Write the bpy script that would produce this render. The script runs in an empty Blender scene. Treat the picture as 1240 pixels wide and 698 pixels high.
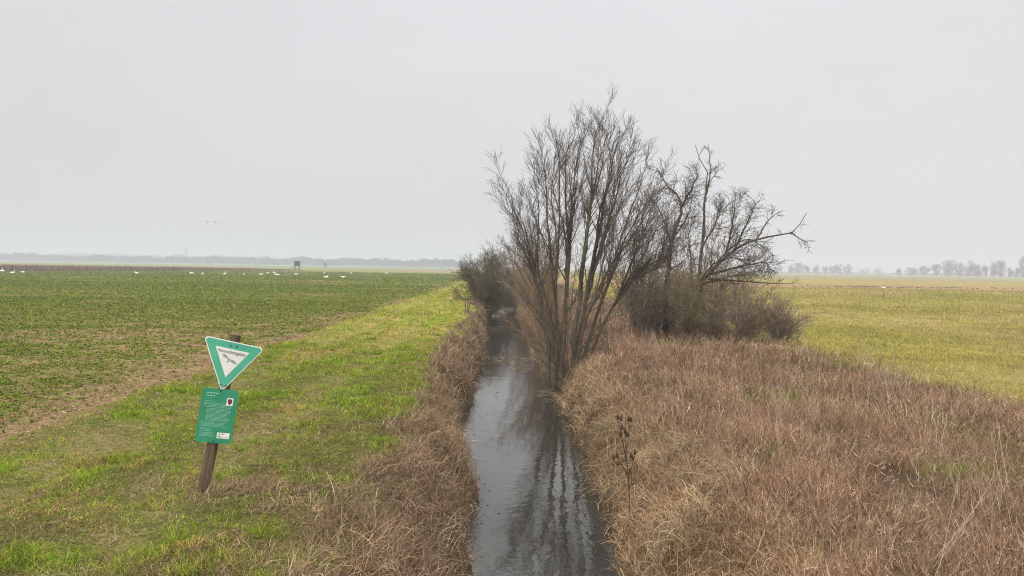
import bpy, math, random
import numpy as np
from mathutils import Vector, Matrix

R = math.radians
rng = np.random.default_rng(11)
random.seed(5)
scene = bpy.context.scene
COL = scene.collection

# ------------------------------------------------------------------ camera
W0, H0, F0 = 1240.0, 698.0, 900.0          # photograph's pixel grid, focal length in those pixels
CAMZ = 2.4
PITCH, ROLL = math.atan(25.0 / F0), R(0.9)
fw = Vector((0, math.cos(PITCH), -math.sin(PITCH)))
rt0 = Vector((1, 0, 0)); up0 = rt0.cross(fw)
rt = rt0 * math.cos(ROLL) + up0 * math.sin(ROLL)
up = up0 * math.cos(ROLL) - rt0 * math.sin(ROLL)
CAM = Vector((0, 0, CAMZ))
cd = bpy.data.cameras.new('camera'); cam = bpy.data.objects.new('camera', cd); COL.objects.link(cam)
cd.sensor_width = 36; cd.lens = 36 * F0 / W0; cd.clip_start = 0.1; cd.clip_end = 12000
m = Matrix((rt, up, -fw)).transposed().to_4x4(); m.translation = CAM
cam.matrix_world = m
scene.camera = cam

def ray(px, py):
    return fw + rt * ((px - W0 / 2) / F0) - up * ((py - H0 / 2) / F0)
def at(px, py, d):
    """World point seen at a photograph pixel, d metres ahead."""
    return CAM + ray(px, py) * d

# ------------------------------------------------------------------ noise
def _h(ix, iy, s):
    n = (ix * 374761393 + iy * 668265263 + s * 974634777).astype(np.int64) & 0xffffffff
    n = ((n ^ (n >> 13)) * 1274126177) & 0xffffffff
    n = ((n ^ (n >> 15)) * 2246822519) & 0xffffffff
    return ((n ^ (n >> 16)) & 0xffff) / 65535.0
def vnoise(x, y, s=0):
    x = np.asarray(x, float); y = np.asarray(y, float)
    ix = np.floor(x).astype(np.int64); iy = np.floor(y).astype(np.int64)
    fx = x - ix; fy = y - iy
    fx = fx * fx * (3 - 2 * fx); fy = fy * fy * (3 - 2 * fy)
    a = _h(ix, iy, s); b = _h(ix + 1, iy, s); c = _h(ix, iy + 1, s); d = _h(ix + 1, iy + 1, s)
    return (a * (1 - fx) + b * fx) * (1 - fy) + (c * (1 - fx) + d * fx) * fy
def fbm(x, y, s=0, o=3):
    t = 0; a = 0.5; n = 0
    for k in range(o):
        t = t + a * vnoise(np.asarray(x) * 2 ** k, np.asarray(y) * 2 ** k, s + 17 * k); n += a; a *= .5
    return t / n
def sstep(a, b, x):
    t = np.clip((np.asarray(x, float) - a) / (b - a), 0, 1); return t * t * (3 - 2 * t)

# ------------------------------------------------------------------ terrain
WATER_Z = -1.10
KD = 0.022
PU = [-9, -6.7, -6.3, -2.3, -1.75, -1.38, -.98, -.78, -.5, 1.65, 1.92, 2.06, 2.3, 2.8, 3.6, 8.6, 9.6, 11.5]
PZ = [-.04, -.04, .03, .02, -.03, -.15, -.62, -1.13, -1.35, -1.35, -1.13, -.8, -.36, -.1, .03, .05, .0, -.05]
def ucoord(x, y): return x + KD * y
def height(x, y):
    x = np.asarray(x, float); y = np.asarray(y, float)
    u = ucoord(x, y)
    near = 1 - sstep(60, 200, y)
    wl = (fbm(y * .45, 0 * y, 3) - .5) * .62 + (vnoise(y * 1.9, 0 * y + 3, 5) - .5) * .14
    wr = (fbm(y * .40, 0 * y + 9, 4) - .5) * .50 + (vnoise(y * 1.7, 0 * y + 7, 6) - .5) * .14
    sh = np.where(u < .57, wl - .30 * sstep(17, 8, y) - .18 * sstep(45, 28, y), wr + .08 + .22 * sstep(16, 8, y)) * sstep(4.5, .6, np.abs(u - .57))
    z = np.interp(u + sh, PU, PZ)
    z = z * (1 - sstep(150, 260, y)) + -.03 * sstep(150, 260, y)
    lump = (fbm(x * 1.3, y * 1.3, 21) - .5) * .16 * sstep(-3, -1.2, u) * sstep(9.4, 8, u)
    lump = lump + (fbm(x * .6, y * .6, 22) - .5) * .34 * sstep(2, 4, u) * sstep(9.4, 7.5, u)
    lump = lump + (fbm(x * 1.1, y * 1.1, 23) - .5) * .07
    rut = -.065 * (np.exp(-((u + 4.9) / .28) ** 2) + np.exp(-((u + 3.2) / .28) ** 2))
    far = np.exp(-np.maximum(y, 0) / 120)
    return z + lump * far + rut * near
def hit(px, py, dz=0.0):
    """Where the sight line of a photograph pixel meets the terrain."""
    r = ray(px, py); d = max(3.0, (CAMZ - .55) / max(1e-4, -r.z))
    while d < 3000:
        p = CAM + r * d
        if p.z <= float(height(p.x, p.y)) + dz: break
        d *= 1.003
    return Vector((p.x, p.y, float(height(p.x, p.y))))

# ------------------------------------------------------------------ object helpers
def tag(o, label=None, cat=None, group=None, kind=None):
    if label: o['label'] = label
    if cat: o['category'] = cat
    if group: o['group'] = group
    if kind: o['kind'] = kind
    return o
def link(o, parent=None):
    COL.objects.link(o)
    if parent: o.parent = parent
    return o
def empty(name, loc=(0, 0, 0), rz=0):
    o = bpy.data.objects.new(name, None); o.location = loc; o.rotation_euler = (0, 0, rz); o.empty_display_size = .2
    return link(o)
def mesh_np(name, V, Q, mat, parent=None, col=None, smooth=False, origin=None):
    V = np.asarray(V, np.float32).reshape(-1, 3); Q = np.asarray(Q, np.int32)
    if origin is not None: V = V - np.asarray(origin, np.float32)
    me = bpy.data.meshes.new(name)
    n, k = Q.shape
    me.vertices.add(len(V)); me.vertices.foreach_set('co', V.ravel())
    me.loops.add(n * k); me.loops.foreach_set('vertex_index', Q.ravel())
    me.polygons.add(n); me.polygons.foreach_set('loop_start', np.arange(n, dtype=np.int32) * k)
    if smooth: me.polygons.foreach_set('use_smooth', np.ones(n, bool))
    me.update(calc_edges=True)
    if col is not None:
        c = np.ones((len(V), 4), np.float32); c[:, :3] = np.asarray(col).reshape(-1, 3)
        a = me.attributes.new('tint', 'FLOAT_COLOR', 'POINT'); a.data.foreach_set('color', c.ravel())
    me.materials.append(mat)
    o = bpy.data.objects.new(name, me)
    if origin is not None and parent is None: o.location = tuple(origin)
    return link(o, parent)
def mesh_py(name, verts, faces, mat, parent=None, smooth=False):
    me = bpy.data.meshes.new(name); me.from_pydata([tuple(v) for v in verts], [], faces); me.update()
    if smooth: me.polygons.foreach_set('use_smooth', np.ones(len(me.polygons), bool))
    for q in (mat if isinstance(mat, (list, tuple)) else [mat]): me.materials.append(q)
    return link(bpy.data.objects.new(name, me), parent)

# ------------------------------------------------------------------ materials
def nodes(name):
    mt = bpy.data.materials.new(name); mt.use_nodes = True; nt = mt.node_tree; nt.nodes.clear()
    return mt, nt, nt.nodes, nt.links, nt.nodes.new('ShaderNodeOutputMaterial')
def N(nt, typ, **kw):
    n = nt.nodes.new(typ)
    for k, v in kw.items(): setattr(n, k, v)
    return n
def simple(name, color, rough=.7, var=.25, scale=30, bump=0, metal=0, spec=.3, stretch=(1, 1, 1)):
    mt, nt, ns, L, out = nodes(name)
    b = N(nt, 'ShaderNodeBsdfPrincipled'); b.inputs['Roughness'].default_value = rough; b.inputs['Metallic'].default_value = metal
    b.inputs['Specular IOR Level'].default_value = spec
    tc = N(nt, 'ShaderNodeTexCoord'); mp = N(nt, 'ShaderNodeMapping'); mp.inputs['Scale'].default_value = stretch
    nz = N(nt, 'ShaderNodeTexNoise'); nz.inputs['Scale'].default_value = scale; nz.inputs['Detail'].default_value = 5
    L.new(tc.outputs['Object'], mp.inputs[0]); L.new(mp.outputs[0], nz.inputs['Vector'])
    cr = N(nt, 'ShaderNodeValToRGB')
    cr.color_ramp.elements[0].position = .3; cr.color_ramp.elements[1].position = .7
    cr.color_ramp.elements[0].color = [c * (1 - var) for c in color] + [1]
    cr.color_ramp.elements[1].color = [c * (1 + var) for c in color] + [1]
    L.new(nz.outputs['Fac'], cr.inputs[0]); L.new(cr.outputs[0], b.inputs['Base Color'])
    if bump:
        bp = N(nt, 'ShaderNodeBump'); bp.inputs['Strength'].default_value = bump; bp.inputs['Distance'].default_value = .02
        L.new(nz.outputs['Fac'], bp.inputs['Height']); L.new(bp.outputs[0], b.inputs['Normal'])
    L.new(b.outputs[0], out.inputs[0]); return mt
def leafy(name, trans=.3, var=.18, scale=25):
    """Blades, stems and leaves: colour from the blade's own tint, some light passing through."""
    mt, nt, ns, L, out = nodes(name)
    at_ = N(nt, 'ShaderNodeAttribute', attribute_name='tint')
    tc = N(nt, 'ShaderNodeTexCoord')
    nz = N(nt, 'ShaderNodeTexNoise'); nz.inputs['Scale'].default_value = scale
    L.new(tc.outputs['Object'], nz.inputs['Vector'])
    mr = N(nt, 'ShaderNodeMapRange'); mr.inputs[1].default_value = .3; mr.inputs[2].default_value = .7
    mr.inputs[3].default_value = 1 - var; mr.inputs[4].default_value = 1 + var
    L.new(nz.outputs['Fac'], mr.inputs[0])
    mx = N(nt, 'ShaderNodeVectorMath', operation='SCALE'); L.new(at_.outputs['Color'], mx.inputs[0]); L.new(mr.outputs[0], mx.inputs['Scale'])
    d = N(nt, 'ShaderNodeBsdfDiffuse'); t = N(nt, 'ShaderNodeBsdfTranslucent'); ms = N(nt, 'ShaderNodeMixShader')
    L.new(mx.outputs[0], d.inputs[0]); L.new(mx.outputs[0], t.inputs[0]); ms.inputs[0].default_value = trans
    L.new(d.outputs[0], ms.inputs[1]); L.new(t.outputs[0], ms.inputs[2]); L.new(ms.outputs[0], out.inputs[0])
    return mt
def ground_mat():
    mt, nt, ns, L, out = nodes('ground_soil')
    at_ = N(nt, 'ShaderNodeAttribute', attribute_name='tint')
    tc = N(nt, 'ShaderNodeTexCoord')
    prev = at_.outputs['Color']; bumpsrc = None
    for sc, lo, hi in ((.12, .88, 1.12), (1.1, .82, 1.18), (9, .7, 1.3), (26, .6, 1.4), (70, .5, 1.5)):
        nz = N(nt, 'ShaderNodeTexNoise'); nz.inputs['Scale'].default_value = sc; nz.inputs['Detail'].default_value = 4
        L.new(tc.outputs['Object'], nz.inputs['Vector'])
        mr = N(nt, 'ShaderNodeMapRange'); mr.inputs[1].default_value = .3; mr.inputs[2].default_value = .7
        mr.inputs[3].default_value = lo; mr.inputs[4].default_value = hi
        L.new(nz.outputs['Fac'], mr.inputs[0])
        mx = N(nt, 'ShaderNodeVectorMath', operation='SCALE'); L.new(prev, mx.inputs[0]); L.new(mr.outputs[0], mx.inputs['Scale'])
        prev = mx.outputs[0]; bumpsrc = nz
    b = N(nt, 'ShaderNodeBsdfDiffuse'); L.new(prev, b.inputs[0])
    bp = N(nt, 'ShaderNodeBump'); bp.inputs['Strength'].default_value = .6; bp.inputs['Distance'].default_value = .03
    L.new(bumpsrc.outputs['Fac'], bp.inputs['Height']); L.new(bp.outputs[0], b.inputs['Normal'])
    L.new(b.outputs[0], out.inputs[0]); return mt
def water_mat():
    mt, nt, ns, L, out = nodes('ditch_water')
    b = N(nt, 'ShaderNodeBsdfPrincipled')
    b.inputs['Base Color'].default_value = (.026, .024, .019, 1); b.inputs['Roughness'].default_value = .03
    b.inputs['IOR'].default_value = 1.65
    tc = N(nt, 'ShaderNodeTexCoord')
    def nzs(scale, sx, sy, det=3):
        mp = N(nt, 'ShaderNodeMapping'); mp.inputs['Scale'].default_value = (sx, sy, 1)
        nz = N(nt, 'ShaderNodeTexNoise'); nz.inputs['Scale'].default_value = scale; nz.inputs['Detail'].default_value = det
        L.new(tc.outputs['Object'], mp.inputs[0]); L.new(mp.outputs[0], nz.inputs['Vector']); return nz
    a = nzs(9, 1, .8); c = nzs(2.2, 1, .7); e = nzs(.6, 1.3, .5)
    calm = N(nt, 'ShaderNodeMapRange'); calm.inputs[1].default_value = .38; calm.inputs[2].default_value = .62
    calm.inputs[3].default_value = .25; calm.inputs[4].default_value = 1
    L.new(e.outputs['Fac'], calm.inputs[0])
    m1 = N(nt, 'ShaderNodeMath', operation='MULTIPLY'); L.new(a.outputs['Fac'], m1.inputs[0]); L.new(calm.outputs[0], m1.inputs[1])
    m2 = N(nt, 'ShaderNodeMath', operation='MULTIPLY_ADD'); L.new(c.outputs['Fac'], m2.inputs[0]); m2.inputs[1].default_value = 1.6; L.new(m1.outputs[0], m2.inputs[2])
    bp = N(nt, 'ShaderNodeBump'); bp.inputs['Strength'].default_value = .55; bp.inputs['Distance'].default_value = .0055
    L.new(m2.outputs[0], bp.inputs['Height']); L.new(bp.outputs[0], b.inputs['Normal'])
    L.new(b.outputs[0], out.inputs[0]); return mt
def bark_mat(name, a, b_, scale=18):
    return simple(name, [(p + q) / 2 for p, q in zip(a, b_)], rough=.9, var=.4, scale=scale, bump=.5, spec=.15, stretch=(1, 1, .3))

M_ground = ground_mat(); M_water = water_mat()
M_grass = leafy('grass_blade', .35); M_straw = leafy('straw_blade', .1); M_crop = leafy('crop_leaf', .25); M_far = leafy('far_foliage', .15, scale=.3)
M_bark = bark_mat('bark_olive_brown', (.085, .072, .052), (.12, .10, .065))
M_twig = bark_mat('twig_dark_brown', (.075, .058, .043), (.105, .08, .06))
M_thorntree = bark_mat('bark_dark_red_brown', (.085, .064, .05), (.06, .044, .035))
M_willow = bark_mat('bark_warm_brown', (.27, .185, .11), (.20, .145, .085))
M_thorn = bark_mat('bark_grey_brown', (.19, .15, .115), (.13, .105, .08))
M_lichen = bark_mat('twig_olive_lichen', (.25, .205, .11), (.17, .14, .08))
M_bramble = bark_mat('twig_grey_brown', (.28, .21, .155), (.20, .148, .11))
M_stem = bark_mat('stem_pale_brown', (.30, .235, .17), (.20, .155, .115))
M_darkbush = bark_mat('twig_dark_olive', (.145, .118, .068), (.10, .082, .052))
M_fartree = bark_mat('far_bark_grey', (.075, .062, .055), (.06, .05, .045), scale=2)

# ------------------------------------------------------------------ ground
def gcolor(x, y):
    x = np.asarray(x, float); y = np.asarray(y, float); u = ucoord(x, y)
    def C(*c): return np.array(c)[None, :]
    def mix(a, b, f): return a * (1 - f[:, None]) + b * f[:, None]
    soil = C(.20, .13, .072); leaf = C(.09, .12, .015)
    cov = np.clip(.40 + .55 * sstep(14, 70, y) + .5 * (fbm(x * .22, y * .5, 31) - .5), 0, .95) * (1 - .85 * bare(x, y))
    c = mix(np.repeat(soil, len(x), 0), leaf, cov)
    # beyond the crop: brown stubble, then pale grass
    c = mix(c, C(.21, .19, .075), sstep(225, 300, y + 40 * (fbm(x * .02, y * .01, 33) - .5)) * .9)
    c = mix(c, C(.25, .18, .11), (sstep(290, 320, y) * sstep(450, 400, y) * sstep(-80, -40, x))*.8)
    c = mix(c, C(.17, .19, .085), sstep(430, 480, y))
    # grass verge
    dry = dryn(x, y)
    vg = mix(np.repeat(C(.19, .195, .03), len(x), 0), C(.32, .26, .075), sstep(.42, .62, dry) * .8)
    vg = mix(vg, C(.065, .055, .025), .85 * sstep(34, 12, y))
    vg = mix(vg, C(.27, .23, .10), .3 * (np.exp(-((u + 5.2) / .5) ** 2) + np.exp(-((u + 3.3) / .35) ** 2)))
    wv = sstep(-.45, .45, u - EDGE_F(y))
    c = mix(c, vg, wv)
    # thatch of the banks
    th = C(.085, .06, .037)
    c = mix(c, th, straw_w(x, y))
    wet = C(.07, .055, .04)
    c = mix(c, wet, sstep(-.85, -1.12, height(x, y)) * (np.abs(u - .57) < 2.2))
    # dry herbs
    c = mix(c, C(.085, .06, .038), sstep(2.0, 3.0, u) * sstep(9.8, 8.9, u + .6 * (fbm(x * .4, y * .4, 51) - .5)))
    # meadow
    n1 = fbm(x * .15, y * .07, 61); n2 = fbm(x * .03, y * .012, 62)
    md = mix(np.repeat(C(.23, .195, .052), len(x), 0), C(.28, .22, .085), sstep(.4, .65, n1) * .75)
    md = mix(md, C(.255, .165, .09), sstep(104, 116, y + 6 * (n2 - .5)) * sstep(165, 145, y) * .85)
    md = mix(md, C(.23, .16, .095), sstep(225, 240, y) * sstep(300, 265, y) * .8)
    md = mix(md, C(.20, .19, .09), sstep(290, 340, y))
    c = mix(c, md, sstep(8.9, 9.8, u + .6 * (fbm(x * .4, y * .4, 51) - .5)))
    return c
def dryn(x, y): return .5 * fbm(x * .6, y * .35, 41) + .5 * fbm(x * 2.3, y * 1.6, 44)
def EDGE_F(y): return -6.5 + .9 * (fbm(np.asarray(y, float) * .25, 0 * np.asarray(y, float), 71) - .5) + .008 * np.minimum(y, 150)
def bare(x, y):
    """Share of open soil in the crop: a trampled strip along the verge and a broad streak across."""
    u = ucoord(x, y); e = u - EDGE_F(y)
    b = sstep(-3.6, -.3, e) * sstep(.9, .1, e) * sstep(.45, .62, fbm(x * .45, y * .45, 72) + .20 * np.exp(-((y - 13) / 6.5) ** 2))
    yy = y + .47 * x + .5 * (fbm(x * .3, y * .3, 76) - .5)
    b2 = np.maximum(np.exp(-((yy - 17.5) / .33) ** 2), np.exp(-((yy - 15.6) / .38) ** 2)) * sstep(.25, .5, fbm(x * .6, y * .8, 73)) * sstep(-6, -8, u)
    b3 = sstep(.63, .74, fbm(x * .08, y * .2, 74)) * .7 * sstep(-6, -8, u)
    return np.clip(np.maximum(np.maximum(b, b2), b3), 0, 1)
def deadp(x, y):
    u = ucoord(x, y)
    return sstep(.45, .57, fbm(x * 1.4, y * 1.4, 46)) * sstep(-4.6, -2.2, u) * sstep(13, 7.5, y) * (u < 0)
def straw_w(x, y):
    """Cover of dead matted grass along both banks and round the sign's foot."""
    u = ucoord(x, y)
    n = fbm(x * 1.1, y * .8, 81) - .5
    nearw = sstep(9.5, 5.0, y)
    l = sstep(-1.66, -1.22, u + 1.5 * n)
    r = sstep(3.2, 2.3, u + 1.2 * n)
    s = np.exp(-(((x - SIGN.x - .75) / .95) ** 2 + ((y - SIGN.y - .0) / .38) ** 2)) * .95
    s2 = np.exp(-(((x - SIGN.x - 1.6) / .5) ** 2 + ((y - SIGN.y + .7) / .35) ** 2)) * .7
    return np.clip(np.maximum(l * r, np.maximum(s, s2) * (u < 0) + .0), 0, 1)
class _P: x = -3.27; y = 7.8
SIGN = _P
SIGNP = hit(245, 597)
SIGN.x, SIGN.y = SIGNP.x, SIGNP.y
TB = hit(763, 628)

def grow_axis(a, b, step, g):
    out = [a]
    while out[-1] < b: out.append(out[-1] + step); step *= g
    return out
un = list(np.arange(-9, 11.01, .16))
lf = [-9 - (v + 9) for v in grow_axis(-9, 5200, .2, 1.13)][1:]
rg = grow_axis(11, 5200, .2, 1.13)[1:]
US = np.array(sorted(lf) + un + rg)
YS = np.array(list(np.arange(-60, 2, 4.0)) + list(np.arange(2, 30, .16)) + grow_axis(30, 4600, .18, 1.032))
UU, YY = np.meshgrid(US, YS); XX = UU - KD * YY
ZZ = height(XX.ravel(), YY.ravel()).reshape(XX.shape)
GV = np.stack([XX, YY, ZZ], -1); GC = gcolor(XX.ravel(), YY.ravel()).reshape(XX.shape + (3,))
def sheet(name, u0, u1, label, cat):
    i0 = int(np.argmin(np.abs(US - u0))); i1 = int(np.argmin(np.abs(US - u1)))
    v = GV[:, i0:i1 + 1]; c = GC[:, i0:i1 + 1]; h, w = v.shape[:2]
    idx = np.arange(h * w).reshape(h, w)
    q = np.stack([idx[:-1, :-1], idx[:-1, 1:], idx[1:, 1:], idx[1:, :-1]], -1).reshape(-1, 4)
    o = mesh_np(name, v, q, M_ground, col=c, smooth=True)
    return tag(o, label, cat, kind='structure')
sheet('field', -9e9, -6.52, 'flat brown soil of the green crop field left of the grass verge', 'field')
sheet('ground', -6.52, 9.4, 'uneven ground of grass verge, ditch banks and weedy strip', 'ground')
sheet('meadow', 9.4, 9e9, 'flat yellow green pasture right of the weedy strip', 'meadow')

wy = np.array(grow_axis(-20, 210, .5, 1.02)); wx = np.linspace(-1.6, 2.9, 9)
WX, WY = np.meshgrid(wx, wy); WX = WX - KD * WY
idx = np.arange(WX.size).reshape(WX.shape)
tag(mesh_np('water', np.stack([WX, WY, np.full_like(WX, WATER_Z)], -1),
            np.stack([idx[:-1, :-1], idx[:-1, 1:], idx[1:, 1:], idx[1:, :-1]], -1).reshape(-1, 4), M_water, smooth=True),
    'dark rippled water of the narrow drainage ditch', 'water', kind='structure')

pc_ = hit(1083, 337); an_ = np.linspace(0, 2 * np.pi, 40, endpoint=False); wob = 1 + .18 * np.sin(3 * an_ + 1) + .1 * np.sin(5 * an_)
pv2 = np.column_stack([pc_.x + 11 * wob * np.cos(an_), pc_.y + 16 * wob * np.sin(an_), np.full(40, float(height(np.array([pc_.x]), np.array([pc_.y]))[0]) + .03)])
tag(mesh_py('pond', [(pc_.x, pc_.y, pv2[0, 2])] + [tuple(q) for q in pv2], [(0, i + 1, (i + 1) % 40 + 1) for i in range(40)], M_water), 'small pale sheet of standing water far out on the right pasture', 'pond', kind='structure')

# ------------------------------------------------------------------ blades
def strips(P, az, lean, bend, length, width, L=4, clamp=None, taper=.9, twist=None, kink=0):
    n = len(P); p = P.astype(float).copy(); out = np.zeros((n, L, 3)); out[:, 0] = p
    h = np.stack([np.cos(az), np.sin(az)], -1); st = length / (L - 1)
    kl = rng.integers(1, L, n); ka = rng.normal(0, 1, n) * kink; kt = rng.normal(0, .8, n) * (kink > 0)
    for k in range(1, L):
        th = lean + bend * (k - .5) / (L - 1)
        if kink:
            a1 = az + np.where(k >= kl, ka, 0); h = np.stack([np.cos(a1), np.sin(a1)], -1); th = th + np.where(k >= kl, kt, 0)
        p[:, :2] += h * (np.sin(th) * st)[:, None]; p[:, 2] += np.cos(th) * st
        if clamp is not None:
            z = np.maximum(height(p[:, 0], p[:, 1]), WATER_Z - .01) + clamp
            p[:, 2] = np.maximum(p[:, 2], z)
        out[:, k] = p
    a2 = az + (rng.uniform(0, 2 * np.pi, n) if twist is None else twist)
    side = np.stack([np.cos(a2), np.sin(a2), rng.uniform(-.35, .35, n)], -1)
    t = np.linspace(0, 1, L)
    w = width[:, None] * (1 - taper * t[None, :] ** 1.6) * .5
    A = out - side[:, None, :] * w[..., None]; B = out + side[:, None, :] * w[..., None]
    V = np.stack([A, B], 2).reshape(-1, 3)
    b = (np.arange(n) * L * 2)[:, None] + (np.arange(L - 1) * 2)[None, :]
    Q = np.stack([b, b + 1, b + 3, b + 2], -1).reshape(-1, 4)
    return V, Q
class Bag:
    def __init__(s): s.V, s.Q, s.C, s.n = [], [], [], 0
    def add(s, V, Q, C):
        per = len(V) // len(C); s.V.append(V.astype(np.float32)); s.Q.append(Q + s.n); s.C.append(np.repeat(C, per, 0)); s.n += len(V)
    def build(s, name, mat, parent=None): return mesh_np(name, np.concatenate(s.V), np.concatenate(s.Q), mat, parent, col=np.concatenate(s.C))
def scatter(bands, x_of_u, prob):
    """Random points in (y0, y1, per m2) bands between u limits, kept near the view and thinned by prob(x, y)."""
    out = []
    for y0, y1, d in bands:
        u0, u1 = x_of_u(y0, y1); n = int((u1 - u0) * (y1 - y0) * d)
        if n <= 0: continue
        u = rng.uniform(u0, u1, n); y = rng.uniform(y0, y1, n); x = u - KD * y
        k = (np.abs(x) < .76 * y + 1.8); u, x, y = u[k], x[k], y[k]
        k = rng.random(len(x)) < prob(x, y); out.append(np.stack([x[k], y[k]], -1))
    p = np.concatenate(out); return np.column_stack([p, height(p[:, 0], p[:, 1])])
def pick(cols, n, jit=.22, w=None):
    cols = np.array(cols); c = cols[rng.choice(len(cols), n, p=w)]
    return c * (1 + rng.uniform(-jit, jit, (n, 1))) * (1 + rng.uniform(-.05, .05, (n, 3)))
U = rng.uniform

# verge grass ------------------------------------------------------
g = Bag()
def pv(x, y): return np.clip(sstep(-.5, .4, ucoord(x, y) - EDGE_F(y)) * (1 - .88 * straw_w(x, y)), 0, 1) * (1 - .5 * deadp(x, y)) * (.16 + .84 * sstep(.36, .48, fbm(x * 4.6, y * 4.2, 45))) * (.55 + .45 * sstep(.3, .55, fbm(x * 1.7, y * 1.7, 42)))
P = scatter([(3.5, 9, 4200), (9, 14, 2600), (14, 22, 1050), (22, 40, 320), (40, 75, 85), (75, 130, 24)], lambda a, b: (max(-7.6, -.76 * b - 2), -1.0), pv)
n = len(P); d = P[:, 1]; u = ucoord(P[:, 0], P[:, 1])
dry = np.clip(sstep(.48, .64, dryn(P[:, 0], d)) * .8 + .28 * (np.exp(-((u + 5.2) / .4) ** 2) + np.exp(-((u + 3.3) / .3) ** 2)), 0, .9)
fine = fbm(P[:, 0] * 5.5, d * 4.5, 48, 2); isdry = rng.random(n) < np.clip(.03 + .45 * dry + .26 * sstep(12, 34, d) + .65 * sstep(.57, .67, fine) * (.4 + dry) + .16 * np.cos((u + .4) * 4.2) * sstep(5, 12, d), 0, 1)
tall = .5 + 1.0 * sstep(.45, .75, fbm(P[:, 0] * 1.7, d * 1.7, 42))
cg = pick([(.168, .275, .02), (.24, .322, .03), (.33, .36, .05), (.10, .168, .017)], n, .35); cd_ = pick([(.46, .37, .12), (.40, .32, .08), (.29, .18, .07), (.21, .12, .05)], n, .35)
cl = fbm(P[:, 0] * 6, d * 5, 47)[:, None]; c = np.where(isdry[:, None], cd_, cg) * (.40 + 1.25 * cl)
V, Q = strips(P, U(0, 6.28, n), U(.1, .9, n), U(.3, 1.3, n), U(.03, .095, n) * tall * np.where(isdry, .8, 1) * (1 + d / 60), np.maximum(.0055, d * .0006) * U(.6, 1.5, n), 4)
g.add(V, Q, c)
# taller tussocks
T = scatter([(4, 12, 6), (12, 26, 2.5)], lambda a, b: (max(-7, -.76 * b - 2), -1.4), lambda x, y: pv(x, y) * sstep(.5, .7, fbm(x * .9, y * .9, 43)))
for t in T:
    k = int(U(25, 70)); r = abs(rng.normal(0, .06, k)); a = U(0, 6.28, k)
    q = np.column_stack([t[0] + r * np.cos(a), t[1] + r * np.sin(a)]); q = np.column_stack([q, height(q[:, 0], q[:, 1])])
    V, Q = strips(q, a + U(-.6, .6, k), U(.1, .6, k), U(.5, 1.5, k), U(.07, .2, k), np.full(k, max(.007, t[1] * .0007)), 5)
    g.add(V, Q, pick([(.17, .28, .018), (.25, .335, .03), (.11, .18, .014), (.33, .33, .05)], k, .3))
# thin dry culms poking out of the verge
P = scatter([(4, 14, 26), (14, 30, 8)], lambda a, b: (-7, -1.2), pv)
n = len(P)
V, Q = strips(P, U(0, 6.28, n), U(.1, 1.2, n), U(-.2, .8, n), U(.12, .32, n), np.full(n, .003), 4)
g.add(V, Q, pick([(.42, .34, .2), (.34, .26, .15)], n))
tag(g.build('verge_grass', M_grass), 'green and straw coloured grass of the verge beside the ditch', 'grass', kind='stuff')

# crop rosettes ----------------------------------------------------
g = Bag()
def pc(x, y): return sstep(.25, -.5, ucoord(x, y) - EDGE_F(y)) * (1 - .92 * bare(x, y)) * (.3 + .7 * sstep(.3, .55, fbm(x * 1.6, y * 1.6, 75))) * (1 - sstep(150, 160, np.sqrt(np.maximum(y, 1) * 0 + (x * .25) ** 2 + (y * .68) ** 2)))
P = scatter([(8, 16, 260), (16, 28, 150), (28, 50, 52), (50, 90, 15), (90, 150, 4), (150, 230, 1.1)], lambda a, b: (-.76 * b - 2, -4.5), pc)
n = len(P); k = 5
PP = np.repeat(P, k, 0); d = PP[:, 1]; s = (1 + np.maximum(0, d - 14) / 38)
az = U(0, 6.28, len(PP))
PP[:, 0] += np.cos(az) * .02; PP[:, 1] += np.sin(az) * .02
V, Q = strips(PP, az, U(.3, 1.2, len(PP)), U(.3, 1.0, len(PP)), U(.02, .065, len(PP)) * s, U(.012, .026, len(PP)) * s, 3, taper=.55, twist=np.full(len(PP), np.pi / 2) + U(-.4, .4, len(PP)))
base = pick([(.11, .175, .015), (.16, .215, .022), (.075, .125, .012), (.205, .215, .036), (.165, .125, .045)], n, .35)
g.add(V, Q, np.repeat(base, k, 0) * U(.85, 1.15, (n * k, 1)))
tag(g.build('crop_leaves', M_crop), 'low green leaves of the young crop covering the left field', 'crop', kind='stuff')

# straw bits and clods lying on the open soil
g = Bag()
P = scatter([(8, 18, 60), (18, 32, 26), (32, 60, 7)], lambda a, b: (-.76 * b - 2, -5.2), lambda x, y: np.clip(.18 + .9 * bare(x, y), 0, 1) * sstep(1.2, .2, ucoord(x, y) - EDGE_F(y)))
n = len(P); P[:, 2] += .012; d = P[:, 1]
V, Q = strips(P, U(0, 6.28, n), U(1.1, 1.6, n), U(-.3, .4, n), U(.02, .06, n) * (1 + d / 40), U(.008, .02, n) * (1 + d / 30), 3)
g.add(V, Q, pick([(.36, .25, .15), (.22, .14, .08), (.46, .35, .22), (.12, .08, .05)], n, .3))
tag(g.build('crop_residue', M_straw), 'loose straw bits and clods on the bare soil between crop and verge', 'straw', kind='stuff')

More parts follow.
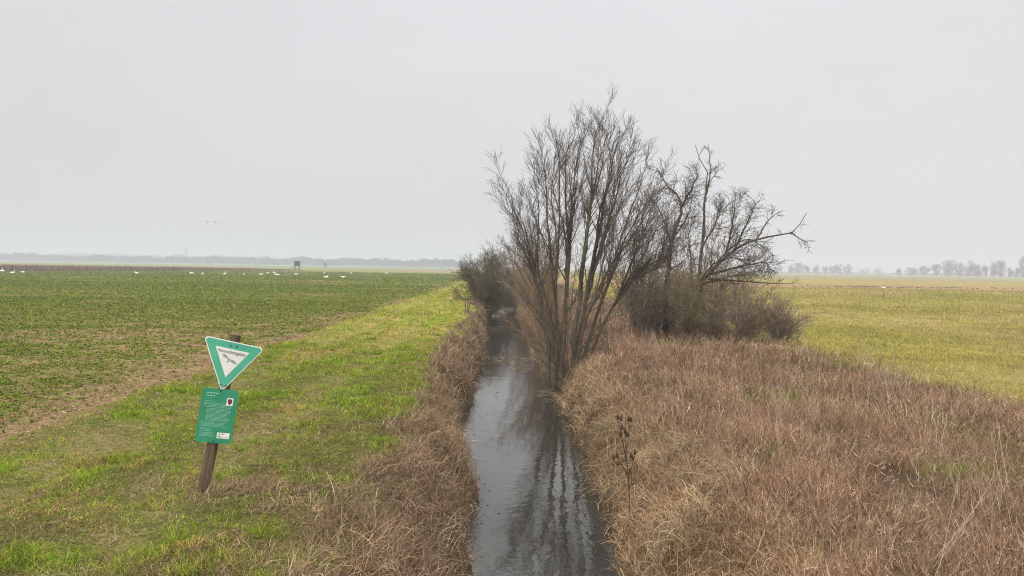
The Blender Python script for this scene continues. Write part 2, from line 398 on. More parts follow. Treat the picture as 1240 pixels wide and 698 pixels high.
# bank straw -------------------------------------------------------
g = Bag()
def ps(x, y): return np.maximum(straw_w(x, y), .6 * deadp(x, y)) * (height(x, y) > WATER_Z + .02) * (.22 + .78 * sstep(.36, .52, fbm(x * 3.0, y * 3.0, 82)))
P = scatter([(3.5, 8, 2200), (8, 13, 1600), (13, 20, 900), (20, 35, 400), (35, 60, 160), (60, 110, 50)], lambda a, b: (-5.0 if a < 9 else -2.8, 3.6), ps)
n = len(P); u = ucoord(P[:, 0], P[:, 1]); d = P[:, 1]
left = u < .57
slope = sstep(2.1, 1.4, np.abs(u - .57)) # steep part, blades hang down it
lay = fbm(P[:, 0] * .9, d * .9, 83)
az = np.where(left, 0.0, np.pi) + rng.normal(0, 1, n) * (.7 + .7 * (1 - slope)) + (lay - .5) * 4.5
flat = (np.abs(u - .57) > 2.2)
ln = U(.10, .40, n) * np.where(flat, .55, 1.0) * (1 + d / 90)
V, Q = strips(P, az, U(.15, 1.3, n) * np.where(flat, 1.15, 1), U(.8, 2.0, n), ln, np.maximum(.0048, d * .0005) * U(.5, 1.7, n), 5, clamp=U(.0, .12, n) ** 1.4, kink=.9)
tone = (.45 + 1.05 * fbm(P[:, 0] * 1.5, d * 1.5, 84))[:, None]
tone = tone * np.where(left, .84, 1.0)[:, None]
c = np.where(left[:, None], pick([(.36, .24, .145), (.26, .17, .105), (.48, .36, .23), (.15, .095, .06), (.28, .17, .10)], n, .35), pick([(.42, .28, .155), (.31, .19, .10), (.54, .40, .25), (.17, .105, .06), (.32, .185, .09)], n, .35)) * tone
g.add(V, Q, c)
# hanging pale tussocks on the right bank and left bank edge
T = scatter([(4, 12, 5.0), (12, 30, 3.0), (30, 60, 1.0)], lambda a, b: (-1.8, 3.1), lambda x, y: (np.abs(np.abs(ucoord(x, y) - .57) - 1.75) < .55) * sstep(.35, .6, fbm(x * .8, y * .8, 85)) * (1 - (np.abs(x - TB.x) < .45) * (y > TB.y - 1.6) * (y < TB.y + .2)))
for t in T:
    lf_ = ucoord(t[0], t[1]) < .57
    if lf_ and rng.random() < .5: continue
    k = 110 if t[1] < 20 else 60; r = abs(rng.normal(0, .13, k)); a = U(0, 6.28, k); sgn = 0 if ucoord(t[0], t[1]) < .57 else np.pi
    q = np.column_stack([t[0] + r * np.cos(a), t[1] + r * np.sin(a)]); q = np.column_stack([q, height(q[:, 0], q[:, 1])])
    V, Q = strips(q, sgn + rng.normal(0, .8, k), U(-.1, .7, k), U(1.4, 2.7, k), U(.3, .7, k) * (.6 if lf_ else 1), np.full(k, max(.0085, t[1] * .0006)) * U(.5, 1.3, k), 7, clamp=U(.01, .14, k), kink=.5)
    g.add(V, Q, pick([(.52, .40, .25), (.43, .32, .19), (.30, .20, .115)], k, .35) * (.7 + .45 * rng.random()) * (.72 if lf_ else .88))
# wet stems standing in the water's edge
P = scatter([(5, 16, 26), (16, 40, 9)], lambda a, b: (-.8, 1.95), lambda x, y: np.exp(-((np.abs(ucoord(x, y) - .57) - 1.12) / .16) ** 2) * sstep(.4, .6, fbm(x, y * 1.2, 86)))
P[:, 2] = WATER_Z - .03; n = len(P)
V, Q = strips(P, U(0, 6.28, n), U(.0, .9, n), U(.0, 1.6, n), U(.08, .26, n), np.full(n, .006), 5)
g.add(V, Q, pick([(.10, .075, .045), (.16, .12, .07), (.07, .05, .035)], n))
tag(g.build('bank_dry_grass', M_straw), 'matted pale dead grass hanging down both ditch banks', 'dry grass', kind='stuff')

# floating mats of dead grass
g = Bag()
for (px, py, rx, ry, cnt) in ((612, 437, .95, 1.5, 420), (636, 447, .5, 1.0, 220), (604, 400, .7, 2.2, 200), (660, 478, .3, .8, 90), (578, 470, .14, .3, 60)):
    r_ = ray(px, py); dd = (WATER_Z - CAMZ) / r_.z; p = CAM + r_ * dd
    th = U(0, 6.28, cnt); rr = np.sqrt(rng.random(cnt))
    q = np.column_stack([p.x + rx * rr * np.cos(th), p.y + ry * rr * np.sin(th), np.full(cnt, WATER_Z + .006) + U(0, .03, cnt)])
    uu = ucoord(q[:, 0], q[:, 1]); q = q[(uu > -.85) & (uu < 1.95)]; k = len(q)
    V, Q = strips(q, U(0, 6.28, k), U(1.35, 1.57, k), U(0, .25, k), U(.12, .45, k), np.full(k, .012), 4)
    g.add(V, Q, pick([(.19, .14, .09), (.11, .08, .05), (.25, .19, .12)], k, .35))
n = 900; y = rng.uniform(5, 45, n) ** 1.0; e = np.abs(rng.normal(0, .28, n)); u = np.where(rng.random(n) < .55, -.72 + e, 1.80 - e)
P = np.column_stack([u - KD * y, y, np.full(n, WATER_Z + .005)]); k = height(P[:, 0], y) < WATER_Z - .02; P = P[k]; n = len(P)
V, Q = strips(P, U(0, 6.28, n), U(1.45, 1.57, n), U(0, .1, n), U(.03, .09, n), U(.015, .035, n), 3)
g.add(V, Q, pick([(.10, .07, .04), (.06, .05, .03), (.20, .15, .08), (.08, .09, .03)], n, .3))
tag(g.build('floating_straw', M_straw), 'wet dead grass and leaf bits floating on the ditch water', 'plant debris', kind='stuff')

# dry herbs ---------------------------------------------------------
g = Bag()
def edge_h(x, y): return sstep(9.7, 8.7, ucoord(x, y) + .8 * (fbm(x * .4, y * .4, 51) - .5))
def gap(x, y): return sstep(.56, .66, fbm(x * .6, y * .6, 91))
def ph(x, y): return sstep(1.9, 2.7, ucoord(x, y)) * edge_h(x, y) * (1 - .8 * gap(x, y)) * (.2 + .8 * sstep(.36, .5, fbm(x * 2.6, y * 2.6, 98)))
HB = [(3.2, 6, 1150), (6, 9, 900), (9, 14, 560), (14, 22, 260), (22, 34, 110), (34, 60, 24)]
def clear(x, y): return 1 - .92 * (np.abs(x - TB.x * y / TB.y) < .16) * (y > TB.y - 1.1) * (y < TB.y + .1)
P = scatter(HB, lambda a, b: (1.8, 10), lambda x, y: ph(x, y) * clear(x, y))
n = len(P); d = P[:, 1]
hs = (.5 + .9 * fbm(P[:, 0] * .7, d * .7, 92)) * (.75 + .25 * sstep(2, 4, ucoord(P[:, 0], d)))
wind = fbm(P[:, 0] * .5, d * .5, 93) * 9
az = wind + rng.normal(0, .9, n); lean = U(0, .8, n); bend = U(-.4, .7, n); ln = U(.10, .40, n) * hs
wd = np.maximum(.0036, d * .00042) * U(.6, 1.4, n)
cH = [(.33, .205, .12), (.41, .275, .17), (.21, .125, .075), (.54, .40, .27), (.35, .20, .105), (.13, .08, .05)]
c = pick(cH, n, .3) * np.array([.93, .92, .96]) * (.42 + 1.15 * fbm(P[:, 0] * .9, d * .9, 94))[:, None]
V, Q = strips(P, az, lean, bend, ln, wd, 5, taper=.7, kink=.35); g.add(V, Q, c)
mid = V.reshape(n, 5, 2, 3).mean(2)
for lev in (2, 3, 4, 3):                       # side sprays
    k = rng.random(n) < .62; q = mid[k, lev] * .6 + mid[k, lev - 1] * .4; m_ = int(k.sum())
    V2, Q2 = strips(q, U(0, 6.28, m_), U(.4, 1.3, m_), U(-.8, .3, m_), U(.04, .15, m_) * hs[k], wd[k] * .9, 3, taper=.6); g.add(V2, Q2, c[k])
# fallen tangle under them
P = scatter([(a, b, dd * 1.0) for a, b, dd in HB], lambda a, b: (1.8, 10), lambda x, y: sstep(1.9, 2.7, ucoord(x, y)) * edge_h(x, y) * (.35 + .65 * sstep(.36, .5, fbm(x * 2.6, y * 2.6, 98))))
n = len(P); d = P[:, 1]; P[:, 2] += U(0, .2, n)
az = fbm(P[:, 0] * .6, d * .6, 95) * 12 + rng.normal(0, 1.5, n)
V, Q = strips(P, az, U(1.0, 1.6, n), U(-.3, .3, n), U(.05, .22, n), np.maximum(.0045, d * .0005) * U(.5, 1.6, n), 4, clamp=U(0, .17, n), kink=.8)
g.add(V, Q, pick([(.37, .24, .14), (.25, .155, .09), (.54, .40, .26), (.13, .08, .05)], n, .4) * np.array([.93, .92, .95]) * (.45 + 1.1 * fbm(P[:, 0] * 1.1, d * 1.1, 96))[:, None])
# pale tall stalks in loose bunches
T = scatter([(5, 12, .9), (12, 26, .5)], lambda a, b: (2.6, 9), lambda x, y: .9 * sstep(.42, .6, fbm(x * .35, y * .35, 97)))
for t in T:
    k = rng.integers(3, 10); q = np.column_stack([t[0] + rng.normal(0, .16, k), t[1] + rng.normal(0, .16, k)]); q = np.column_stack([q, height(q[:, 0], q[:, 1])])
    a0 = U(0, 6.28); c = pick([(.50, .41, .30), (.42, .33, .24), (.34, .25, .18)], k)
    L_ = U(.5, 1.0, k); w_ = np.full(k, max(.005, t[1] * .0004))
    V, Q = strips(q, a0 + rng.normal(0, .5, k), U(.05, .6, k), U(-.1, .5, k), L_, w_, 5, taper=.6); g.add(V, Q, c)
    md = V.reshape(k, 5, 2, 3).mean(2)
    for lev in (2, 3, 3, 4, 4):
        V, Q = strips(md[:, lev], U(0, 6.28, k), U(.2, .8, k), U(-.3, .2, k), U(.08, .25, k), w_ * .7, 3); g.add(V, Q, c)
# green shoots in the gaps
P = scatter([(4, 9, 1000), (9, 16, 520), (16, 26, 220)], lambda a, b: (2.4, 9.5), lambda x, y: gap(x, y) * .8 + .03)
n = len(P); d = P[:, 1]
V, Q = strips(P, U(0, 6.28, n), U(.1, .9, n), U(.3, 1.2, n), U(.08, .26, n), np.maximum(.0045, d * .00042), 4)
g.add(V, Q, pick([(.17, .215, .03), (.25, .26, .045), (.32, .27, .08), (.12, .17, .02)], n, .3))
tag(g.build('dry_herbs', M_straw), 'brown dead weeds and stalks covering the strip right of the ditch', 'dry weeds', kind='stuff')

# meadow grass -------------------------------------------------------
g = Bag()
def pm(x, y): return sstep(8.7, 9.9, ucoord(x, y) + .8 * (fbm(x * .4, y * .4, 51) - .5))
P = scatter([(11, 22, 260), (22, 34, 130), (34, 55, 55), (55, 90, 18), (90, 115, 7)], lambda a, b: (8.5, .76 * b + 3), pm)
n = len(P); d = P[:, 1]; n1 = fbm(P[:, 0] * .15, d * .07, 61)
dr = rng.random(n) < .25 + .55 * sstep(.4, .65, n1)
c = np.where(dr[:, None], pick([(.36, .29, .10), (.30, .215, .09), (.42, .35, .15)], n, .3), pick([(.27, .242, .05), (.32, .278, .062), (.165, .17, .036)], n, .35))
V, Q = strips(P, U(0, 6.28, n), U(.2, 1.0, n), U(.2, 1.2, n), U(.05, .12, n) * (1 + d / 50), np.maximum(.005, d * .0005) * U(.8, 1.3, n), 3)
g.add(V, Q, c)
g.C[-1] *= (.62 + .76 * np.repeat(fbm(P[:, 0] * .9, d * .5, 63), len(V) // n))[:, None]
tag(g.build('meadow_grass', M_grass), 'short yellow green grass of the open pasture on the right', 'grass', kind='stuff')

# ------------------------------------------------------------------ trees
def tubes(name, paths, mat, sides, parent, origin):
    by = {}
    for p, r in paths: by.setdefault(len(p), []).append((p, r))
    Vs, Qs, n0 = [], [], 0
    for L, items in by.items():
        P = np.array([i[0] for i in items], float); Rr = np.array([i[1] for i in items], float); n = len(items)
        T = np.gradient(P, axis=1); T /= np.linalg.norm(T, axis=2, keepdims=True) + 1e-9
        ref = np.where(np.abs(T[:, :1, 2:3]) > .8, np.array([[[1., 0, 0]]]), np.array([[[0, 0, 1.]]]))
        A = np.cross(T, np.broadcast_to(ref, T.shape)); A /= np.linalg.norm(A, axis=2, keepdims=True) + 1e-9
        B = np.cross(T, A); th = np.arange(sides) * 2 * np.pi / sides
        V = P[:, :, None, :] + Rr[:, :, None, None] * (A[:, :, None, :] * np.cos(th)[None, None, :, None] + B[:, :, None, :] * np.sin(th)[None, None, :, None])
        b = n0 + np.arange(n)[:, None, None] * L * sides + np.arange(L - 1)[None, :, None] * sides + np.arange(sides)[None, None, :]
        b2 = n0 + np.arange(n)[:, None, None] * L * sides + np.arange(L - 1)[None, :, None] * sides + ((np.arange(sides) + 1) % sides)[None, None, :]
        Qs.append(np.stack([b, b2, b2 + sides, b + sides], -1).reshape(-1, 4)); Vs.append(V.reshape(-1, 3)); n0 += n * L * sides
    return mesh_np(name, np.concatenate(Vs), np.concatenate(Qs), mat, parent, smooth=True, origin=origin)

def unit(v):
    l = math.sqrt(v[0] ** 2 + v[1] ** 2 + v[2] ** 2) + 1e-9; return (v[0] / l, v[1] / l, v[2] / l)
def smooth_path(pts, n):
    """Resample control points (Catmull-Rom) into n points."""
    P = [np.array(p, float) for p in pts]; P = [2 * P[0] - P[1]] + P + [2 * P[-1] - P[-2]]; out = []; m_ = len(P) - 3
    for i in range(n):
        t = i / (n - 1) * m_; k = min(int(t), m_ - 1); f = t - k; a, b, c, d_ = P[k:k + 4]
        out.append(.5 * ((2 * b) + (c - a) * f + (2 * a - 5 * b + 4 * c - d_) * f * f + (3 * b - a - 3 * c + d_) * f ** 3))
    return [tuple(o) for o in out]
def branch(p, dr, L, r0, r1, n, wig, upb):
    pts = [p]; rad = [r0]; s = L / (n - 1)
    for k in range(1, n):
        dr = unit((dr[0] + random.gauss(0, wig), dr[1] + random.gauss(0, wig), dr[2] + random.gauss(0, wig) + upb))
        p = (p[0] + dr[0] * s, p[1] + dr[1] * s, p[2] + dr[2] * s); pts.append(p); rad.append(r0 + (r1 - r0) * k / (n - 1))
    return pts, rad
def sprout(path, rad, spec, out, lev=0):
    """spec rows: (count, t_min, length, angle, up, wiggle, radius_ratio, points, min_radius)."""
    cnt, tmin, L, ang, upb, wig, rr, npt, rmin = spec[lev]
    m_ = len(path) - 1
    cnt = max(1, int(round(cnt * random.uniform(.75, 1.25))))
    for i in range(cnt):
        t = tmin + (1 - tmin) * (i + random.random()) / cnt; t = min(t, .995)
        k = min(int(t * m_), m_ - 1); f = t * m_ - k; a, b = path[k], path[k + 1]
        p = tuple(a[j] + (b[j] - a[j]) * f for j in range(3)); tg = unit(tuple(b[j] - a[j] for j in range(3)))
        r_ = rad[k] + (rad[k + 1] - rad[k]) * f
        v = unit((random.gauss(0, 1), random.gauss(0, 1), random.gauss(0, 1))); dt = sum(v[j] * tg[j] for j in range(3))
        v = unit(tuple(v[j] - tg[j] * dt for j in range(3))); an = ang * random.uniform(.6, 1.3)
        dr = tuple(tg[j] * math.cos(an) + v[j] * math.sin(an) for j in range(3))
        ll = L * random.uniform(.5, 1.2) * (1 - .45 * t)
        r0 = max(rmin, r_ * rr); pa, ra = branch(p, dr, ll, r0, rmin * .7, npt, wig, upb)
        out.append((pa, ra, lev))
        if lev + 1 < len(spec): sprout(pa, ra, spec, out, lev + 1)
def woody(name, limbs, spec, label, cat, base, m_stem, m_crown, group=None, stem_name='stem', crown_name='crown', sides=7):
    """limbs: list of (control points, base radius, tip radius, spec or None). Each limb is a part, all twigs one crown part."""
    root = empty(name, base); tag(root, label, cat, group); tw = []
    for pts, r0, r1, sp in limbs:
        n = 12; path = smooth_path(pts, n); j = .012 * r0 / .04
        path = [path[0]] + [(q[0] + random.gauss(0, j), q[1] + random.gauss(0, j), q[2]) for q in path[1:]]
        rad = [r1 + (r0 - r1) * (1 - k / (n - 1)) ** 1.15 for k in range(n)]
        tubes(stem_name, [(path, rad)], m_stem, sides, root, base)
        for q in (sp if isinstance(sp, tuple) else (sp or spec,)): sprout(path, rad, q, tw)
    if tw: tubes(crown_name, [(a, b) for a, b, _ in tw], m_crown, 3, root, base)
    return root
def P3(px, py, d): return tuple(at(px, py, d))

# the tall many-stemmed tree on the right bank
B = hit(684, 463); D = B.y
print('main tree base', B, 'sign', SIGNP)
SPEC_MAIN = [(6, .18, 1.8, .50, .05, .03, .5, 8, .006), (8, .2, .74, .5, .045, .045, .5, 5, .0045), (4, .2, .36, .5, .04, .05, .7, 4, .0037)]
SPEC_TOP = [(17, .38, .72, .5, .05, .04, .5, 5, .0045), (5, .2, .36, .5, .04, .05, .7, 4, .0037)]
SPEC_WHIP = [(15, .22, .75, .5, .07, .07, .5, 5, .004), (4, .3, .30, .55, .06, .1, .6, 3, .0032)]
trunks = [((668, 1.0), (655, 372), .3, .06, [(612, 200), (626, 232), (645, 190)]), ((676, .6), (672, 345), -.4, .07, [(660, 165), (676, 146)]),
          ((683, .2), (688, 330), .6, .08, [(690, 132), (705, 126), (668, 185)]), ((694, -.3), (706, 318), -.3, .09, [(722, 126), (738, 124)]),
          ((702, .1), (716, 332), .5, .085, [(752, 130), (768, 150), (742, 150)]), ((708, -.5), (736, 345), -.7, .065, [(784, 176), (797, 205)]),
          ((714, .3), (752, 352), .2, .055, [(808, 240), (812, 278), (790, 225)]), ((698, -.9), (724, 350), -1.1, .05, [(775, 262), (756, 215)])]
limbs = []
for (bx, bd), (fx, fy), fd, r0, ends in trunks:
    b = (B.x + (bx - 688) * D / F0, D + bd * .22, B.z - .08 + .004 * abs(bx - 688)); fk = P3(fx, fy, D + fd)
    k1 = P3(bx + (fx - bx) * .22, 463 + (fy - 463) * .5, D + bd * .3 + fd * .3)
    ends = ends + [((a[0] + c[0]) / 2 + 3, (a[1] + c[1]) / 2 + 26) for a, c in zip(ends, ends[1:])]
    for i, (tx, ty) in enumerate(ends):
        ty += 22 + max(0, 150 - ty) * .35; dd = fd + random.uniform(-.9, .9)
        t = P3(tx, ty, D + dd); q = P3(fx + (tx - fx) * .38 + random.uniform(-4, 4), fy + (ty - fy) * .42, D + fd + (dd - fd) * .5); q2 = P3(fx + (tx - fx) * .74 + random.uniform(-5, 5), fy + (ty - fy) * .76, D + dd)
        if i == 0: limbs.append(([b, k1, fk, q, q2, t], r0, .006, (SPEC_MAIN, SPEC_TOP)))
        else:
            f0 = tuple(k1[c] + (fk[c] - k1[c]) * (0, .55, .85, .7, .95)[min(i, 4)] for c in range(3))
            limbs.append(([f0, tuple(f0[c] * .55 + q[c] * .45 for c in range(3)), q, q2, t], r0 * (.62 if i < 3 else .42), .006, (SPEC_MAIN, SPEC_TOP)))
for tx, ty, dd, r0 in ((612, 330, -.7, .022), (622, 385, .3, .02), (628, 420, -.3, .018), (640, 300, .6, .024), (608, 290, .2, .022), (775, 345, -.5, .024), (764, 385, .4, .018), (655, 345, -1, .02), (740, 330, -.9, .024), (632, 358, -.9, .02), (700, 300, -1.0, .022)):
    b = (B.x + random.uniform(-.15, .2), D + dd * .2, B.z - .05)
    limbs.append(([b, P3(684 + (tx - 684) * .28, 463 + (ty - 463) * .42, D + dd * .5), P3(tx, ty, D + dd)], r0, .005, SPEC_WHIP))
woody('bare_tree', limbs, SPEC_MAIN, 'tallest leafless many stemmed tree, standing at the water on the right bank', 'tree', (B.x, B.y, B.z), M_bark, M_twig)

# warm brown shrubs along the ditch behind it
def whip_shrub(px, py, d, w, h, n, mat, label, spec, r0=.02, group=None, name='shrub', lean=0):
    x, y = at(px, py, d).x, d; b = (x, y, float(height(x, y)) - .05); limbs = []
    for i in range(n):
        a = random.uniform(0, 6.283); q = random.random() ** .6
        tx = x + math.cos(a) * w * q + lean * h; ty = y + math.sin(a) * w * q; tz = b[2] + h * (1 - .45 * q * q) * random.uniform(.55, 1.05) * (1.22 if random.random() < .15 else 1)
        s = (x + random.gauss(0, .12), y + random.gauss(0, .12), b[2])
        mid = (s[0] + (tx - s[0]) * .36, s[1] + (ty - s[1]) * .36, s[2] + (tz - s[2]) * .52)
        limbs.append(([s, mid, (tx, ty, tz)], r0 * random.uniform(.6, 1.2), .005, None))
    return woody(name, limbs, spec, label, 'shrub', b, M_stem if random.random() < .5 else mat, mat, group, sides=5)
S1 = [(14, .15, .95, .55, .05, .08, .5, 5, .006), (5, .25, .4, .6, .04, .12, .6, 3, .005)]
S2 = [(16, .12, .9, .6, .04, .1, .5, 5, .008), (6, .2, .42, .65, .03, .14, .6, 3, .007)]
whip_shrub(668, 405, 24, 1.7, 3.6, 24, M_willow, 'warm brown thin twigged shrub close behind the tall tree at the water', S1)
whip_shrub(660, 385, 32, 2.5, 5.0, 28, M_willow, 'orange brown shrub overhanging the ditch left behind the tall tree', S1, .02)
whip_shrub(654, 372, 41, 2.8, 6.2, 30, M_thorn, 'grey brown tall shrub at the far right bank of the ditch', S2, .03)
whip_shrub(636, 368, 49, 2.0, 5.6, 24, M_willow, 'brown twiggy shrub on the right bank just before the ditch bend', S2, .03)
S3 = [(20, .10, 1.35, .85, .02, .17, .5, 5, .012), (9, .15, .62, .8, .01, .2, .6, 4, .010)]
def round_bush(px, py, d, w, h, n, mat, label, spec):
    """Many limbs aimed at the surface of a squat dome, so the outline closes down to the ground."""
    x = at(px, py, d).x; b = (x, d, float(height(x, d)) - .05); limbs = []
    for i in range(n):
        a = random.uniform(0, 6.283); e = math.asin(random.uniform(.02, 1)); q = random.uniform(.6, .9)
        t = (x + math.cos(a) * math.cos(e) * w * q, d + math.sin(a) * math.cos(e) * w * q, b[2] + .35 + math.sin(e) * h * q)
        s_ = (x + random.gauss(0, .2), d + random.gauss(0, .2), b[2])
        mid = (s_[0] + (t[0] - s_[0]) * .5, s_[1] + (t[1] - s_[1]) * .5, s_[2] + (t[2] - s_[2]) * .62 + .2)
        limbs.append(([s_, mid, t], .05 * random.uniform(.6, 1.2), .012, None))
    return woody('bush', limbs, spec, label, 'bush', b, mat, mat, None, sides=5)
round_bush(588, 361, 53, 2.7, 6.0, 40, M_darkbush, 'dense dark rounded bush on the left bank where the ditch narrows', S3)
round_bush(628, 362, 62, 3.4, 7.0, 36, M_darkbush, 'dark bush beyond the ditch bend, hugging the rounded bush', S3)

# group of thorn trees on the right
DG = 27.0
ST = [(17, .15, 1.0, .85, .05, .2, .45, 6, .007), (8, .15, .45, .8, .04, .22, .55, 4, .0052), (2, .3, .2, .8, .03, .2, .7, 3, .0045)]
STD = [(26, .25, .9, .9, .03, .22, .4, 6, .008), (9, .1, .40, .8, .03, .25, .55, 4, .0065)]
STA = [(7, .3, .55, .8, .05, .2, .5, 5, .008), (5, .2, .3, .8, .03, .22, .6, 3, .0065)]
def gz(px, d): x = at(px, 400, d).x; return (x, d, float(height(x, d)) - .05)
d = 26.5
woody('thorn_tree', [([gz(806, d), P3(807, 345, d), P3(816, 290, d - .2), P3(825, 249, d), P3(812, 228, d + .3), P3(797, 206, d + .5)], .11, .012, STD),
                     ([P3(824, 252, d), P3(836, 232, d - .3), P3(845, 212, d - .5)], .05, .01, ST),
                     ([P3(814, 300, d - .1), P3(802, 262, d - .4), P3(790, 240, d - .7)], .035, .008, ST),
                     ([P3(818, 285, d - .1), P3(832, 262, d + .4), P3(838, 240, d + .8)], .035, .008, ST)], ST,
      'dark twiggy thorn tree with leaning trunk just right of the tall tree', 'tree', gz(806, d), M_thorntree, M_twig)
d = 28.0
woody('slender_tree', [([gz(842, d), P3(846, 335, d), P3(852, 275, d + .2), P3(854, 240, d), P3(857, 212, d), P3(842, 176, d + .3)], .09, .01, STA),
                       ([P3(855, 236, d), P3(860, 208, d - .3), P3(858, 176, d - .4)], .04, .008, STA),
                       ([P3(856, 225, d), P3(864, 214, d + .3), P3(871, 205, d + .5)], .025, .008, STA),
                       ([P3(850, 300, d + .1), P3(868, 268, d - .4), P3(874, 252, d - .6)], .04, .008, ST),
                       ([gz(836, d), P3(838, 330, d - .5), P3(834, 290, d - .7), P3(838, 262, d - .8)], .05, .008, ST)], STA,
      'slender upright tree whose bare tip stands highest in the right thicket', 'tree', gz(842, d), M_bark, M_twig)
d = 26.0
woody('arching_tree', [([gz(840, d), P3(848, 345, d), P3(874, 317, d - .2), P3(898, 297, d - .3), P3(934, 286, d - .4), P3(960, 281, d - .4), P3(976, 258, d - .3)], .075, .01, STA),
                       ([P3(957, 281, d - .4), P3(968, 289, d - .5), P3(979, 294, d - .6)], .025, .008, STA),
                       ([P3(876, 316, d - .2), P3(886, 278, d), P3(892, 236, d + .2)], .05, .008, ST),
                       ([P3(890, 302, d - .3), P3(905, 270, d - .6), P3(915, 246, d - .8)], .04, .008, ST),
                       ([P3(915, 292, d - .3), P3(930, 268, d), P3(944, 256, d + .2)], .035, .008, STA),
                       ([P3(860, 332, d), P3(893, 324, d - .5), P3(925, 318, d - .9), P3(931, 326, d - 1)], .045, .008, STD),
                       ([P3(858, 338, d), P3(890, 340, d - .6), P3(930, 343, d - 1.2), P3(962, 344, d - 1.6)], .045, .008, STA),
                       ([P3(862, 330, d), P3(880, 305, d + .6), P3(905, 290, d + 1.1), P3(925, 300, d + 1.4)], .04, .008, STD),
                       ([P3(850, 344, d), P3(880, 336, d + .5), P3(912, 330, d + 1)], .04, .008, STD),
                       ([P3(846, 346, d), P3(862, 322, d - .8), P3(884, 312, d - 1.3), P3(906, 316, d - 1.6)], .035, .008, STD)], ST,
      'crooked tree with one long branch arching out to the right above the pasture', 'tree', gz(840, d), M_thorntree, M_twig)
SB = [(10, .08, .85, .75, .04, .16, .55, 5, .0085), (4, .1, .40, .75, .03, .2, .65, 4, .007)]
SW_ = [(10, .2, .9, .6, .05, .11, .5, 5, .008), (4, .2, .42, .65, .04, .15, .65, 4, .0065)]
ST_ = [(10, .12, .95, .85, .03, .18, .5, 5, .0085), (4, .15, .45, .85, .03, .22, .65, 4, .007)]
whip_shrub(786, 398, 26.0, 1.4, 2.7, 26, M_thorn, 'grey brown tangled shrub at the left foot of the right thicket', SB, .018)
whip_shrub(838, 400, 25.2, 1.3, 2.5, 26, M_lichen, 'olive yellow lichen covered shrub at the middle foot of the thicket', SB, .018)
whip_shrub(812, 402, 27.4, 1.9, 4.4, 30, M_bramble, 'brown shrub filling the thicket below the leaning thorn tree', ST_, .02)
whip_shrub(765, 400, 29.0, 1.6, 3.9, 24, M_willow, 'warm brown whippy shrub between tall tree and right thicket', SW_, .02)
whip_shrub(905, 402, 24.8, 1.6, 2.1, 36, M_bramble, 'low grey bramble bush under the long arching branch', SB, .013, name='bramble_bush')
whip_shrub(944, 405, 24.3, 1.1, 1.5, 26, M_bramble, 'lowest bramble bush at the right end of the thicket beside the pasture', SB, .012, name='bramble_bush')
whip_shrub(778, 400, 28.0, 1.5, 5.3, 22, M_thorntree, 'dark fine stemmed tall shrub filling the gap left of the leaning thorn tree', SW_, .022)
whip_shrub(868, 400, 26.6, 1.9, 3.7, 32, M_bramble, 'brown thorny shrub between the slender tree and the bramble', ST_, .02)
whip_shrub(845, 400, 28.6, 2.2, 5.0, 26, M_thorn, 'taller grey brown thorny shrub behind the slender tree', ST_, .022)
# small bent saplings in the weeds
for (px, py, tipx, tipy, lab) in ((739, 433, 728, 350, 'small bent sapling rising from weeds right of the tall tree'), (781, 415, 760, 345, 'thin sapling leaning left before the tangled thicket shrub')):
    b = hit(px, py); dd = b.y
    woody('sapling', [([(b.x, b.y, b.z), P3(px - 5, (py * .7 + tipy * .3), dd), P3((px + tipx) / 2, (py + tipy) / 2, dd), P3(tipx, tipy, dd)], .028, .006, None)],
          [(9, .3, .6, .6, .06, .1, .5, 5, .005), (3, .3, .25, .6, .05, .1, .6, 3, .004)], lab, 'sapling', (b.x, b.y, b.z), M_bark, M_twig, sides=6)
b = hit(565, 381)
woody('dead_weed', [([(b.x + ox, b.y, b.z - .03), (b.x + ox * 1.5, b.y, b.z + .4), (b.x + ox * 2.2, b.y, b.z + hh)], .022, .012, None) for ox, hh in ((-.04, .75), (.03, .95), (.08, .6))],
      [(7, .4, .2, .5, .05, .1, .6, 3, .010)], 'dark upright dead weed on the far left bank edge', 'weed', (b.x, b.y, b.z), M_twig, M_twig, sides=5)

# teasels
M_teasel = simple('teasel_brown', (.075, .05, .033), .95, .4, 90, .8)
def lathe(prof, n, c, ax=(0, 0, 1)):
    ax = Vector(ax).normalized(); a = ax.orthogonal().normalized(); b = ax.cross(a); vs, fs = [], []
    for r, h in prof:
        for k in range(n):
            t = 2 * math.pi * k / n; vs.append(Vector(c) + ax * h + (a * math.cos(t) + b * math.sin(t)) * r)
    for i in range(len(prof) - 1):
        for k in range(n): fs.append((i * n + k, i * n + (k + 1) % n, (i + 1) * n + (k + 1) % n, (i + 1) * n + k))
    return vs, fs
def teasel(base, scale_px, stems, heads, label):
    root = empty('teasel', base); tag(root, label, 'teasel')
    d = base.y; o = np.array(base)
    for pts in stems:
        p = smooth_path([P3(a, b_, d + e) for a, b_, e in pts], 9); tubes('stem', [(p, [.0085 - .005 * k / 8 for k in range(9)])], M_teasel, 6, root, o)
    for hx, hy, e in heads:
        c = at(hx, hy, d + e); prof = [(.003, -.036), (.010, -.030), (.014, -.016), (.0155, 0), (.0135, .018), (.008, .030), (.002, .036)]
        vs, fs = lathe(prof, 9, c - Vector(o), (random.gauss(0, .12), random.gauss(0, .12), 1))
        h = mesh_py('seed_head', vs, fs, M_teasel, root, True)
        sp = []                                     # prickly bracts round the head
        for k in range(9):
            a = k * .7; q = c + Vector((0, 0, -.04)); sp.append(([tuple(q), tuple(q + Vector((math.cos(a) * .02, math.sin(a) * .02, .01))), tuple(q + Vector((math.cos(a) * .03, math.sin(a) * .03, .055)))], [.002, .0016, .0006]))
        br = tubes('bract', sp, M_teasel, 3, h, o)
tb = TB
print('teasel', tb)
